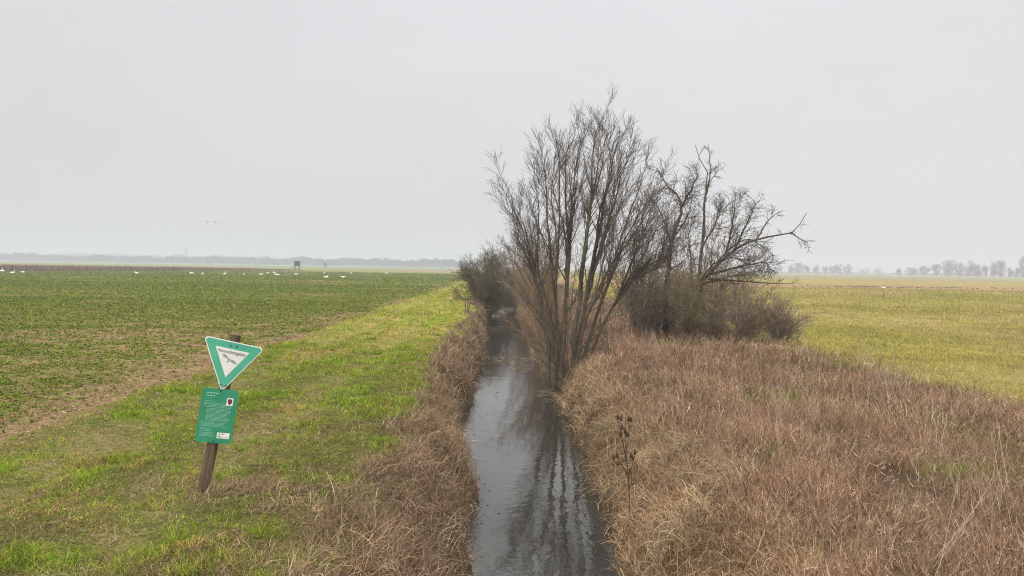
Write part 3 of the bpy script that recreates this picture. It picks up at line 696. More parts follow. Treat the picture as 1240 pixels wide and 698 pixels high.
teasel(tb, 1, [[(763, 628, 0), (761, 580, 0), (758, 545, 0), (757, 508, 0)], [(759, 560, 0), (753, 530, -.1), (748, 507, -.15)], [(758, 545, 0), (762, 525, .1), (761, 508, .15)],
               [(760, 580, 0), (765, 565, .1), (769, 550, .1)], [(760, 575, 0), (752, 562, -.1), (746, 553, -.1)], [(761, 595, 0), (765, 582, 0), (764, 572, 0)]],
       [(748, 505, -.15), (752, 506.5, -.1), (753, 517, -.1), (757, 521, 0), (759.5, 526, 0), (761.5, 507, .15), (764, 508, .15), (751.5, 526, -.1), (764, 551, .1), (769, 547.5, .1), (766, 554, .1), (743, 553, -.1), (747, 551, -.1), (763, 570, 0)],
       'dark teasel with brown seed heads standing on the right bank')

# ------------------------------------------------------------------ sign
M_green = simple('sign_green', (.075, .37, .245), .38, .12, 4, spec=.4)
M_green2 = simple('plate_green', (.032, .24, .128), .38, .14, 4, spec=.4)
M_white = simple('sign_white', (.72, .71, .66), .42, .09, 5, spec=.4)
M_ink = simple('sign_ink', (.06, .055, .05), .6, .1, 6)
M_grey = simple('emblem_grey', (.42, .42, .40), .6, .1, 20)
M_crest = simple('crest_wine', (.20, .02, .06), .6, .2, 60); M_crestd = simple('crest_dark', (.04, .03, .045), .6, .2, 60)
M_logo = simple('logo_green', (.10, .38, .08), .6, .1, 20); M_textw = simple('plate_text', (.30, .52, .42), .6, .1, 20)
M_post = simple('post_wood', (.11, .076, .048), .85, .62, 22, 1.0, spec=.2, stretch=(1, 1, .12))
M_bolt = simple('bolt_steel', (.09, .09, .09), .5, .2, 40, metal=.6); M_back = simple('plate_back', (.42, .43, .43), .5, .1, 20, metal=.5)
SC = SIGNP.y / F0 * 1.0                         # metres per photograph pixel at the sign
yaw = math.atan2(-SIGNP.x, SIGNP.y) * .8
sign = bpy.data.objects.new('nature_reserve_sign', None); link(sign)
tag(sign, 'leaning wooden post with green triangular sign above a green notice plate', 'sign')
# local frame: X right, Z along the post, -Y to the viewer
sign.rotation_mode = 'QUATERNION'
q1 = Matrix.Rotation(yaw, 4, 'Z') @ Matrix.Rotation(math.atan2(36, 192) + R(.9) * -1 + R(1.2), 4, 'Y')
sign.matrix_world = Matrix.Translation(SIGNP) @ q1
def rounded(poly, r, n=6):
    out = []; k = len(poly)
    for i in range(k):
        p = Vector(poly[i]); a = (Vector(poly[i - 1]) - p).normalized(); b = (Vector(poly[(i + 1) % k]) - p).normalized()
        half = a.angle(b) / 2; t = r / math.tan(half); c = p + (a + b).normalized() * (r / math.sin(half))
        s, e = p + a * t - c, p + b * t - c
        a0, a1 = math.atan2(s.y, s.x), math.atan2(e.y, e.x); da = (a1 - a0 + math.pi) % (2 * math.pi) - math.pi
        for j in range(n + 1): out.append((c.x + r * math.cos(a0 + da * j / n), c.y + r * math.sin(a0 + da * j / n)))
    return out
def plate(name, poly, y, th, mat, parent, bevel=0):
    n = len(poly); vs = [(p[0], y, p[1]) for p in poly] + [(p[0], y + th, p[1]) for p in poly]
    fs = [tuple(range(n)), tuple(range(2 * n - 1, n - 1, -1))] + [(i, n + i, n + (i + 1) % n, (i + 1) % n) for i in range(n)]
    me_o = mesh_py(name, vs, fs, mat, parent)
    import bmesh
    bm = bmesh.new(); bm.from_mesh(me_o.data); bmesh.ops.recalc_face_normals(bm, faces=bm.faces); bm.to_mesh(me_o.data); bm.free()
    return me_o
def text_mesh(name, s, size, loc, mat, parent, extr=.0006, ang=0, width=None):
    cu = bpy.data.curves.new(name, 'FONT'); cu.body = s; cu.size = size; cu.align_x = 'CENTER'; cu.extrude = extr
    tmp = bpy.data.objects.new(name, cu); COL.objects.link(tmp)
    dg = bpy.context.evaluated_depsgraph_get(); me = bpy.data.meshes.new_from_object(tmp.evaluated_get(dg))
    bpy.data.objects.remove(tmp); me.materials.clear(); me.materials.append(mat)
    if width:
        xs = [v.co.x for v in me.vertices]; k = width / (max(xs) - min(xs))
        for v in me.vertices: v.co.x *= k
    o = bpy.data.objects.new(name, me); o.rotation_euler = (R(90), 0, 0); o.location = loc; return link(o, parent)
# post: a weathered round pole with a sawn top
vs, fs = [], []; rings = 26; L_ = 196 * SC
for i in range(rings + 1):
    h = -.25 + (L_ + .25) * i / rings
    for k in range(16):
        t = 2 * math.pi * k / 16; r_ = (.054 + .006 * (1 - i / rings)) * (1 + .05 * math.sin(3 * t + 1) + random.gauss(0, .012))
        vs.append((r_ * math.cos(t), r_ * math.sin(t), h))
for i in range(rings):
    for k in range(16): fs.append((i * 16 + k, i * 16 + (k + 1) % 16, (i + 1) * 16 + (k + 1) % 16, (i + 1) * 16 + k))
fs.append(tuple(rings * 16 + k for k in range(16)))
mesh_py('post', vs, fs, M_post, sign, False)
T0, T1, HW = 188 * SC, 125.5 * SC, 36.2 * SC
tri = [(-HW, T0), (0, T1), (HW, T0)]
cx, cz = 0, (T0 * 2 + T1) / 3
def inset(k): return [(cx + (p[0] - cx) * k, cz + (p[1] - cz) * k) for p in tri]
tp = plate('triangle_plate', rounded(tri, .030), -.078, .004, M_white, sign)
rm = Matrix.Translation((0, 0, cz)) @ Matrix.Rotation(R(3.0), 4, 'Y') @ Matrix.Translation((0, 0, -cz)); tp.location = rm.translation; tp.rotation_euler = (0, R(3.0), 0)
plate('green_border', rounded(inset(.945), .024), -.0802, .002, M_green, tp)
plate('white_panel', rounded(inset(.555), .003), -.0824, .002, M_white, tp)
pw = HW * 2 * .555
text_mesh('lettering', 'Naturschutzgebiet', .05, (0, -.0838, cz + (T0 - cz) * .555 - .048), M_ink, tp, width=pw * .80)
eag = [(-.098, .052), (-.085, .060), (-.060, .058), (-.035, .040), (-.020, .022), (-.008, .026), (.004, .020), (.018, .010), (.045, .012), (.075, -.002), (.098, -.022), (.101, -.034), (.090, -.044), (.078, -.034), (.066, -.040),
       (.055, -.028), (.040, -.030), (.022, -.018), (.010, -.014), (.004, -.020), (-.012, -.034), (-.024, -.038), (-.030, -.026), (-.020, -.010), (-.030, .006), (-.046, .012), (-.056, .024), (-.072, .022), (-.080, .036), (-.094, .036)]
plate('eagle_emblem', [(x * .86 - .006, z * .86 + cz - .016) for x, z in eag][::-1], -.0838, .0012, M_grey, tp)
ca = math.cos(R(0)); fe = []
for k, (a, b_) in enumerate((((-.085, .05), (-.05, .03)), ((-.07, .052), (-.035, .022)), ((.03, .0), (.08, -.03)), ((.02, -.004), (.06, -.028)), ((-.01, .01), (.006, -.006)))):
    n_ = Vector((-(b_[1] - a[1]), b_[0] - a[0])).normalized() * .0035
    fe.append([(a[0] + n_.x, a[1] + n_.y), (b_[0] + n_.x, b_[1] + n_.y), (b_[0] - n_.x, b_[1] - n_.y), (a[0] - n_.x, a[1] - n_.y)])
M_fe = simple('feather_grey', (.2, .2, .19), .6, .1, 20)
for q in fe: plate('feather_mark', [(x * .86 - .006, z * .86 + cz - .016) for x, z in q], -.0846, .0009, M_fe, tp)
def bolt(x, z, y, parent):
    vs, fs = lathe([(0.0005, -.005), (.0085, -.004), (.0095, 0)], 10, (x, y, z), (0, 1, 0)); mesh_py('bolt', vs, fs, M_bolt, parent, True)
for bx, bz in ((-.03, T0 - .045), (.03, T0 - .045), (-.026, T1 + .075), (.026, T1 + .075)): bolt(bx, bz, -.0815, tp)
# notice plate, hung slightly askew
np_ = bpy.data.objects.new('notice_plate', None)
ph_ = (129 - 63) * SC; pw_ = 41.5 * SC; pc = Vector((-1.4 * SC, 0, 96 * SC)); ca = R(-2.6)
rect = [(-pw_ / 2, ph_ / 2), (-pw_ / 2, -ph_ / 2), (pw_ / 2, -ph_ / 2), (pw_ / 2, ph_ / 2)]
npl = plate('notice_plate', rounded(rect, .032), 0, .004, M_green2, sign); npl.location = (pc.x, -.072, pc.z); npl.rotation_euler = (0, ca, 0)
plate('crest_panel', rounded([(.072, .198), (.072, .118), (.136, .118), (.136, .198)], .002), -.0015, .0014, M_white, npl)
plate('crest', rounded([(.083, .188), (.083, .145), (.104, .125), (.125, .145), (.125, .188)], .004), -.0028, .0012, M_crest, npl)
for cxx, czz in ((.088, .172), (.108, .158), (.094, .145)): plate('crest', rounded([(cxx, czz + .010), (cxx, czz), (cxx + .013, czz), (cxx + .013, czz + .010)], .002), -.0036, .0007, M_crestd, npl)
plate('logo_panel', rounded([(.028, -.172), (.028, -.232), (.152, -.232), (.152, -.172)], .002), -.0015, .0014, M_white, npl)
plate('logo', rounded([(.040, -.205), (.036, -.221), (.085, -.221), (.066, -.212)], .001), -.0026, .001, M_logo, npl)
for cxx in (.046, .076): plate('logo', rounded([(cxx, -.182), (cxx, -.193), (cxx + .015, -.193), (cxx + .015, -.182)], .003), -.0026, .001, M_ink, npl)
plate('logo', [(.092, -.214), (.092, -.218), (.145, -.218), (.145, -.214)], -.0026, .001, M_grey, npl)
def words_line(x0, x1, z, h, parent):
    x = x0
    while x < x1 - .004:
        w = min(random.uniform(.010, .034), x1 - x); yield (x, w, z, h); x += w + .005
def text_block(name, rows):
    vs, fs = [], []
    for x0, x1, z, h in rows:
        for x, w, zz, hh in words_line(x0, x1, z, h, None):
            k = len(vs); vs += [(x, -.0012, zz + hh), (x, -.0012, zz), (x + w, -.0012, zz), (x + w, -.0012, zz + hh)]; fs.append((k, k + 1, k + 2, k + 3))
    mesh_py(name, vs, fs, M_textw, npl)
text_block('text_heading', [(-.135, -.015, .232, .010), (-.135, -.05, .204, .008)])
text_block('text_body', [(-.145, -.04, .150, .0035)] + [(-.145, .13, .128 - .0125 * k, .0035) for k in range(4)] + [(-.112, random.uniform(.09, .14), .072 - .0125 * k, .0035) for k in range(11)] + [(-.145, random.uniform(.05, .14), -.075 - .0125 * k, .0035) for k in range(4)] + [(-.145, random.uniform(-.06, -.03), -.135 - .0125 * k, .0035) for k in range(3)] + [(-.145, -.01, -.182 - .012 * k, .0035) for k in range(4)])
bolt(0, ph_ / 2 - .018, -.003, npl); bolt(0, -ph_ / 2 + .022, -.003, npl)
bpy.data.objects.remove(np_)

# ------------------------------------------------------------------ birds
M_swan = simple('swan_white', (.80, .79, .76), .7, .05, 10); M_bill = simple('bill_orange', (.5, .2, .03), .5, .1, 20); M_goose = simple('goose_brown', (.12, .095, .075), .8, .35, 6); M_leg = simple('bird_leg', (.06, .05, .05), .7, .2, 20)
def sweep(pts, rad, flat, n=10, billk=None):
    """One continuous tube through pts; flat squeezes the height of each ring."""
    vs, fs = [], []; P = [Vector(p) for p in pts]
    for i, p in enumerate(P):
        t = (P[min(i + 1, len(P) - 1)] - P[max(i - 1, 0)]).normalized(); a = Vector((0, 1, 0)); b = t.cross(a).normalized()
        for k in range(n):
            an = 2 * math.pi * k / n; vs.append(p + a * math.cos(an) * rad[i] + b * math.sin(an) * rad[i] * flat[i])
    for i in range(len(P) - 1):
        for k in range(n): fs.append((i * n + k, (i + 1) * n + k, (i + 1) * n + (k + 1) % n, i * n + (k + 1) % n))
    fs.append(tuple(range(n))); fs.append(tuple((len(P) - 1) * n + k for k in range(n - 1, -1, -1)))
    return vs, fs
def bird_mesh(name, body, neck, mat, bill, bf=.85, sc=1):
    pts = body + neck; k = len(body)
    rr = [p[3] for p in pts]; fl = [bf] * k + [1] * len(neck)
    vs, fs = sweep([Vector(p[:3]) * sc for p in pts], [r_ * sc for r_ in rr], fl)
    me = bpy.data.meshes.new(name); me.from_pydata([tuple(v) for v in vs], [], fs); me.update(); me.materials.append(mat); me.materials.append(bill)
    nf = len(pts) - 1
    for i, pl in enumerate(me.polygons):
        pl.use_smooth = True
        if i // 10 >= nf - 2 or i == len(me.polygons) - 1: pl.material_index = 1
    return me
SW = [(-.50, 0, .30, .01), (-.40, 0, .27, .08), (-.25, 0, .24, .17), (-.05, 0, .22, .215), (.15, 0, .22, .20), (.28, 0, .25, .14)]
sw_up = bird_mesh('swan_upright', SW, [(.36, 0, .34, .075), (.38, 0, .46, .05), (.35, 0, .60, .042), (.36, 0, .72, .042), (.41, 0, .78, .055), (.47, 0, .77, .045), (.52, 0, .745, .024), (.57, 0, .73, .008)], M_swan, M_bill)
sw_rest = bird_mesh('swan_resting', SW, [(.34, 0, .32, .09), (.33, 0, .42, .055), (.24, 0, .47, .05), (.30, 0, .50, .055), (.38, 0, .48, .045), (.43, 0, .46, .024), (.48, 0, .44, .008)], M_swan, M_bill)
sw_graze = bird_mesh('swan_grazing', SW, [(.37, 0, .30, .08), (.48, 0, .30, .05), (.57, 0, .22, .042), (.63, 0, .12, .045), (.67, 0, .07, .05), (.70, 0, .04, .035), (.72, 0, .015, .02), (.73, 0, .0, .008)], M_swan, M_bill)
def place(name, me, loc, rz, label, cat, group, sc=1):
    o = bpy.data.objects.new(name, me); o.location = loc; o.rotation_euler = (0, 0, rz); o.scale = (sc, sc, sc); link(o); return tag(o, label, cat, group)
SWG = 'white swans scattered on the crop field'
for px, py, me, rz, lab in (
    (1, 329.2, sw_rest, 0.4, 'white swan cut by the left edge of the photo'), (4, 329.6, sw_up, 2.6, 'white swan touching the swan at the left photo edge'),
    (15, 331.8, sw_up, 0.1, 'long necked white swan sitting before the left end of the reeds'), (27.5, 331.3, sw_rest, 1.4, 'hunched white swan right of the long necked one at far left'),
    (165.5, 332, sw_rest, 3.0, 'lone white swan with wide empty field on both sides'), (231.5, 332.2, sw_graze, .1, 'white swan stretched flat with grazing neck before the thinning reeds'),
    (245, 333, sw_rest, 1.6, 'small hunched white swan right of the flat grazing one'), (272, 333, sw_up, 1.3, 'white swan sitting with upright neck before the reed strip'),
    (295, 333.3, sw_graze, 1.9, 'small white swan near the end of the reed strip'), (316, 333.6, sw_rest, .5, 'white swan left of the close pair by the raised hide'),
    (324, 332, sw_graze, 1.0, 'farther white swan just left of the close pair'), (332.5, 332, sw_up, 2.9, 'rear white swan of the close pair'),
    (335.5, 334, sw_graze, .1, 'front white swan of the close pair'), (358.5, 333.4, sw_rest, 2.9, 'white swan directly below the raised hide'),
    (392.5, 332, sw_up, 1.6, 'white swan standing tall with vertical neck'), (395, 337, sw_rest, .1, 'plump white swan nearest the camera below the tall standing one'),
    (415.2, 337, sw_graze, .6, 'bent white swan right of the plump nearest one'), (425, 332, sw_rest, 1.5, 'small distant white swan before the brown stubble'),
    (468, 332, sw_rest, 3.1, 'rightmost white swan, alone toward the verge')):
    place('swan', me, hit(px, py), rz, lab, 'swan', SWG, .88)
GB = [(-.40, 0, .36, .01), (-.30, 0, .34, .06), (-.15, 0, .32, .12), (.02, 0, .31, .14), (.16, 0, .33, .11)]
def add_legs(me):
    import bmesh
    bm = bmesh.new(); bm.from_mesh(me)
    for s in (-.05, .05):
        r_ = bmesh.ops.create_cone(bm, segments=5, radius1=.014, radius2=.014, depth=.26, cap_ends=True); bmesh.ops.translate(bm, verts=r_['verts'], vec=(0, s, .13))
    bm.to_mesh(me); bm.free()
go_up = bird_mesh('goose_standing', GB, [(.22, 0, .38, .06), (.25, 0, .46, .035), (.27, 0, .56, .034), (.31, 0, .60, .042), (.36, 0, .59, .03), (.40, 0, .575, .015), (.43, 0, .57, .006)], M_goose, M_bill)
go_gr = bird_mesh('goose_grazing', GB, [(.24, 0, .33, .06), (.32, 0, .26, .035), (.38, 0, .16, .034), (.42, 0, .09, .042), (.44, 0, .05, .03), (.455, 0, .02, .015), (.46, 0, .0, .006)], M_goose, M_bill)
add_legs(go_up); add_legs(go_gr)
gx = [944, 961, 964, 971, 978, 986, 993, 1001, 1004] + list(np.arange(1011, 1023, 2.1)) + [1026, 1028.5, 1031] + list(np.arange(1033, 1047, 1.7)) + list(np.arange(1048, 1063, 1.9)) + [1065, 1075, 1078] + \
     list(np.arange(1087, 1098, 1.9)) + [1100, 1103, 1105, 1110, 1112, 1114, 1118, 1126, 1128.5, 1131, 1135, 1139, 1141] + list(np.arange(1145, 1157, 1.9)) + [1160, 1164, 1172, 1178, 1184, 1201, 1203.5, 1206, 1216, 1226]
for x in gx:
    py = 347.9 + (x - 950) * .0105 + random.gauss(0, .45)
    place('goose', random.choice((go_up, go_gr, go_gr)), hit(x, py), random.choice((0, 3.14)) + random.gauss(0, .5), 'small dark goose feeding in the long line across the right pasture', 'goose', 'dark geese in a line on the right pasture', .62)
place('swan', sw_rest, hit(1069.5, 349.6), .2, 'single pale bird among the dark geese on the right pasture', 'swan', None, .62)
# flying birds: swept body with two raised wings
def flyer(flap):
    vs, fs = sweep([(-.45, 0, 0), (-.3, 0, 0), (0, 0, 0), (.25, 0, 0), (.45, 0, .02), (.7, 0, .03), (.8, 0, .03)], [.02, .09, .14, .11, .04, .045, .01], [.8] * 7, 8)
    for s in (-1, 1):
        k = len(vs); prof = [(.0, .16, -.16), (.45, .15, -.18), (.9, .03, -.2), (1.1, -.08, -.16)]
        for (yy, a, b) in prof:
            z = flap * yy * (1 - .25 * yy)
            vs += [Vector((a, s * (yy + .05), z + .02)), Vector((b, s * (yy + .05), z + .01)), Vector((a, s * (yy + .05), z - .01)), Vector((b, s * (yy + .05), z - .01))]
        for i in range(len(prof) - 1):
            q = k + i * 4; fs += [(q, q + 4, q + 5, q + 1), (q + 2, q + 3, q + 7, q + 6), (q, q + 2, q + 6, q + 4), (q + 1, q + 5, q + 7, q + 3)]
    me = bpy.data.meshes.new('flying_goose'); me.from_pydata([tuple(v) for v in vs], [], fs); me.update(); me.materials.append(M_goose); return me
FL = [flyer(.9), flyer(.3), flyer(-.4)]
for i, (px, py, lab) in enumerate(((251.5, 269.8, 'flying goose trailing at the left end of the small flock'), (260, 269.6, 'flying goose second from the left in the flock'), (264.3, 270.3, 'faint flying goose in the flock centre'),
                                   (267.7, 271.6, 'flying goose with wings level, right of the flock centre'), (273.2, 271.4, 'flying goose leading at the right end of the flock'))):
    place('flying_goose', FL[(0, 0, 2, 1, 1)[i]], at(px, py, 330 + i * 6), .25, lab, 'goose', 'geese flying in a short row over the field', .78)

# ------------------------------------------------------------------ raised hides
M_hide = simple('hide_boards', (.05, .045, .04), .9, .35, 3, .4, stretch=(1, 6, 1)); M_open = simple('hide_opening', (.012, .012, .012), .9, .1, 3)
def box(x0, x1, y0, y1, z0, z1):
    return [(x0, y0, z0), (x1, y0, z0), (x1, y1, z0), (x0, y1, z0), (x0, y0, z1), (x1, y0, z1), (x1, y1, z1), (x0, y1, z1)], [(0, 3, 2, 1), (4, 5, 6, 7), (0, 1, 5, 4), (1, 2, 6, 5), (2, 3, 7, 6), (3, 0, 4, 7)]
def boxes(name, bs, mat, parent):
    vs, fs = [], []
    for b_ in bs:
        v, f = box(*b_); k = len(vs); vs += v; fs += [tuple(i + k for i in q) for q in f]
    return mesh_py(name, vs, fs, mat, parent)
def hide(px, py, d, sc, label):
    p = at(px, py, d); z0 = float(height(p.x, p.y)); root = empty('raised_hide', (p.x, p.y, z0), .15); root.scale = (sc,) * 3; tag(root, label, 'hunting hide')
    cab = boxes('cabin', [(-.95, .95, -.9, .9, 1.75, 3.45)], M_hide, root)
    boxes('window', [(-.6, .6, -.93, -.89, 2.75, 3.1)], M_open, cab); boxes('window', [(-.97, -.94, -.5, .5, 2.75, 3.1)], M_open, cab)
    boxes('roof', [(-1.12, 1.12, -1.1, 1.1, 3.453, 3.58)], M_hide, root)
    boxes('platform', [(-1.15, 1.05, -1.05, 1.05, 1.60, 1.747)], M_hide, root)
    for sx in (-.8, .8):
        for sy in (-.75, .75): boxes('leg', [(sx - .08, sx + .08, sy - .08, sy + .08, -.1, 1.597)], M_hide, root)
    boxes('brace', [(-.715, .715, -.80, -.72, .75, .87)], M_hide, root)
    lad = boxes('ladder', [(-1.62, -1.54, -.4, -.33, 0, 1.8), (-1.62, -1.54, .33, .4, 0, 1.8)] + [(-1.61, -1.55, -.325, .325, .3 * k, .3 * k + .05) for k in range(1, 6)], M_hide, root)
hide(359.8, 328, 285, 1.0, 'dark wooden hunting hide on legs beyond the swans')
hide(393.8, 326, 520, .92, 'faint smaller hunting hide fading in the haze beyond')

# ------------------------------------------------------------------ reed strip on the left
g = Bag()
n = 30000; t = rng.random(n); ex = -118 + 36 * t + rng.normal(0, 1.6, n) ; ey = 100 + 185 * t
hh = np.interp(t, [0, .3, .6, .8, .92, 1], [1.5, 1.45, 1.15, .8, .5, .3])
P = np.column_stack([ex, ey, height(ex, ey)])
V, Q = strips(P, U(0, 6.28, n), U(0, .4, n), U(-.2, .6, n), hh * U(.6, 1.15, n), U(.05, .12, n), 3)
g.add(V, Q, pick([(.21, .135, .10), (.17, .11, .085), (.25, .175, .13), (.13, .095, .075)], n) * (.8 + .4 * fbm(ex * .15, ey * .15, 99))[:, None])
tag(g.build('reeds', M_far), 'brown dead reed strip crossing behind the swans on the left', 'reeds', kind='stuff')

# ------------------------------------------------------------------ distant woods (one mass) and separate trees
def sliver_crown(c, rx, ry, rz, n, size, wid):
    """Thin twig sprays through a crown volume, pointing outward and up, gathered in clumps."""
    cl = rng.normal(0, 1, (max(4, n // 55), 3)); cl /= np.linalg.norm(cl, axis=1, keepdims=True); cl *= U(.35, .95, (len(cl), 1))
    k = rng.integers(0, len(cl), n); q = cl[k] + rng.normal(0, .20, (n, 3)); rr = np.linalg.norm(q, axis=1, keepdims=True); q = np.where(rr > 1.05, q / rr * U(.8, 1.05, (n, 1)), q)
    P = np.array(c)[None, :] + q * np.array([rx, ry, rz])[None, :]
    az = np.arctan2(q[:, 1], q[:, 0]) + rng.normal(0, .5, n)
    return strips(P, az, U(.1, 1.1, n), U(-.5, .4, n), U(.5, 1.1, n) * size, np.full(n, wid) * U(.6, 1.3, n), 3, taper=.7)
g = Bag()
def belt(x0, x1, dep, hgt, n, seed, colr, spread=16, sl=2.2, wd=.5):
    x = U(x0, x1, n); y = dep(x) + U(0, spread, n); top = hgt * (.42 + .95 * fbm(x * .022, x * 0 + seed, seed) + .42 * (vnoise(x * .16, x * 0, seed + 3) - .5))
    z = top * rng.random(n) ** .8 * .88
    P = np.column_stack([x, y, z - .1])
    V, Q = strips(P, U(0, 6.28, n), U(0, .9, n), U(-.4, .4, n), np.minimum(sl, top * .35) * U(.6, 1.1, n), U(.5, 1.2, n) * wd, 3, taper=.6)
    g.add(V, Q, pick(colr, n))
belt(-1000, -20, lambda x: 1080 - .10 * (x + 20), 10.5, 46000, 7, [(.06, .06, .045), (.045, .05, .038)], 20, 3.2, .75)
belt(-1700, -200, lambda x: 1750 + 0 * x, 17, 16000, 10, [(.07, .065, .05)], 80, 5, 2)
tag(g.build('far_woods', M_far), 'long blue grey belt of woodland on the left horizon', 'woods', kind='stuff')
g = Bag()
belt(320, 1200, lambda x: 1200 + 0 * x, 2.6, 12000, 13, [(.08, .075, .055)], 8, 1.8, .9)
tag(g.build('far_hedge', M_far), 'low hazy hedgerow along the foot of the right horizon trees', 'hedge', kind='stuff')
def far_tree(px, ytop, w, d, label):
    d *= 1.32
    hz = 349 - 25 + (px - 620) * math.tan(ROLL)
    p = at(px, hz, d); H = (hz - ytop) / F0 * d + CAMZ; x, y = p.x, d; zb = float(height(x, y)); rw = w / 2 / F0 * d
    root = empty('distant_tree', (x, y, zb)); tag(root, label, 'tree', 'bare trees along the right horizon'); o = np.array((x, y, zb))
    tr = []; base = (x, y, zb - .2); n_l = 7; th = H * .25
    tr.append(([base, (x + .1, y, zb + th * .5), (x, y, zb + th)], [H * .028, H * .022, H * .018]))
    for k in range(n_l):
        a = k * 6.283 / n_l + random.random(); q = random.uniform(.35, .85)
        tr.append(branch((x, y, zb + th * random.uniform(.6, 1)), unit((math.cos(a) * q * rw, math.sin(a) * q * rw, H * .6)), H * random.uniform(.5, .66), H * .013, .05, 6, .09, .06))
    tubes('trunk', tr, M_fartree, 6, root, o)
    n = int(320 + 85 * w); V, Q = sliver_crown((x, y, zb + H * .52), rw, rw * .8, H * .46, n, H * .11, .16 * d / 600)
    n2 = n // 4; V2, Q2 = sliver_crown((x, y, zb + H * .14), rw * .9, rw * .7, H * .16, n2, H * .08, .16 * d / 600); Q = np.concatenate([Q, Q2 + len(V)]); V = np.concatenate([V, V2]); n += n2
    mesh_np('crown', V, Q, M_far, root, col=np.repeat(pick([(.075, .062, .055), (.055, .048, .042)], n), 6, 0), origin=o)
for a in ((943, 320.5, 9, 820, 'faint small round tree beside the thicket branch tips'), (958, 321, 9, 760, 'low left shoulder tree of the widest faint clump'), (968, 318.3, 19, 760, 'widest bare tree of the left horizon clump'),
          (978, 322, 8, 770, 'thin bare tree at the right shoulder of the widest faint clump'), (987.5, 320.8, 8, 760, 'neat round lollipop shaped tree standing alone on the horizon'),
          (999, 322.3, 9, 760, 'squat square topped tree between round tree and ragged clump'), (1008, 321.5, 9, 760, 'ragged half open tree with thin left side'), (1015, 319.8, 11, 760, 'ragged tall tree in the middle of the second clump'),
          (1026.5, 320.6, 10, 750, 'compact dark tree closing the second clump on the right'), (1047, 325, 14, 1050, 'very faint low tree beyond the pond'), (1064, 325.2, 14, 1050, 'very faint broad tree above the pale bird'),
          (1088, 325.5, 7, 640, 'small bushy tree at the start of the long right row'), (1103, 323, 15, 650, 'low spreading tree near the start of the right row'), (1119, 322.3, 15, 640, 'dense low tree left of the tall right row trees'),
          (1134, 319.8, 13, 600, 'mid height airy tree left of the tallest domed tree'), (1149, 313.8, 18, 580, 'tall domed tree with open fan crown, first giant of the row'), (1162, 318, 11, 580, 'shorter tree leaning against the tall domed tree'),
          (1174, 316, 14, 570, 'broad twin crowned tree, left half'), (1184, 320, 13, 570, 'broad twin crowned tree, lower dark right half'), (1193, 320, 6, 590, 'thin narrow tree in the gap right of the twin crown'),
          (1203, 317.6, 11, 560, 'pale airy tree left of the dark upright one'), (1212, 314.5, 12, 550, 'dark upright egg shaped tree near the right end'), (1223, 324, 8, 560, 'small bushy tree between the upright tree and the edge tree'),
          (1231, 323.2, 8, 560, 'short round tree just left of the edge tree'), (1240, 310.5, 13, 540, 'tall tree cut by the right photo edge')):
    far_tree(*a)
# town on the left horizon
M_wall = simple('far_render', (.45, .42, .38), .9, .1, 1); M_roof = simple('far_roof', (.16, .10, .08), .9, .2, 1)
def gable(name, w, dp, h, rh, loc, label, tower=None):
    root = empty(name, loc, .2); tag(root, label, 'church' if tower else 'house', None if tower else 'hazy houses on the left horizon')
    boxes('wall', [(-w / 2, w / 2, -dp / 2, dp / 2, -.5, h)], M_wall, root)
    v = [(-w / 2 - .4, -dp / 2 - .4, h), (w / 2 + .4, -dp / 2 - .4, h), (w / 2 + .4, dp / 2 + .4, h), (-w / 2 - .4, dp / 2 + .4, h), (-w / 2 - .4, 0, h + rh), (w / 2 + .4, 0, h + rh)]
    v = [(a, b, c + .003) for a, b, c in v]
    mesh_py('roof', v, [(0, 1, 5, 4), (2, 3, 4, 5), (0, 4, 3), (1, 2, 5), (0, 3, 2, 1)], M_roof, root)
    boxes('window', [(-w / 2 + 1.5 + k * 3, -w / 2 + 2.6 + k * 3, -dp / 2 - .04, -dp / 2 - .003, h * .4, h * .7) for k in range(int((w - 2) // 3))], M_open, root)
    if tower:
        tw, thh = tower; boxes('tower', [(w / 2 + .01, w / 2 + tw, -tw / 2, tw / 2, -.5, thh)], M_wall, root)
        cxx = w / 2 + tw / 2; s = tw / 2 + .2
        mesh_py('spire', [(cxx - s, -s, thh + .003), (cxx + s, -s, thh + .003), (cxx + s, s, thh + .003), (cxx - s, s, thh + .003), (cxx, 0, thh + tw * 1.6)], [(0, 1, 4), (1, 2, 4), (2, 3, 4), (3, 0, 4), (0, 3, 2, 1)], M_roof, root)
def far_at(px, d):
    p = at(px, 320, d); return (p.x, d, -.1)
gable('church', 22, 12, 13, 8, far_at(217, 1640), 'hazy church with pointed tower above the left woods', (7, 24))
for px, w, h, lab in ((188, 26, 11, 'long pale hazy house left of the church'), (148, 14, 12, 'hazy gabled house standing taller left of the long pale one'), (241, 16, 11, 'hazy house just right of the church'), (262, 12, 10, 'small hazy house at the right end of the town')):
    gable('house', w, 10, h, 5, far_at(px, 1600), lab)

# ------------------------------------------------------------------ haze, sky, sun
hv = bpy.data.materials.new('haze_air'); hv.use_nodes = True; nt = hv.node_tree; nt.nodes.clear()
o_ = nt.nodes.new('ShaderNodeOutputMaterial'); pv_ = nt.nodes.new('ShaderNodeVolumePrincipled')
HAZE = 0.0010
pv_.inputs['Color'].default_value = (.725, .745, .815, 1); pv_.inputs['Density'].default_value = HAZE; pv_.inputs['Anisotropy'].default_value = .3
nt.links.new(pv_.outputs[0], o_.inputs['Volume'])
v, f = box(-5600, 5600, -120, 4900, -3.2, 36)
tag(mesh_py('haze', v, f, hv), 'thin pale winter haze lying over the whole plain', 'haze', kind='stuff')

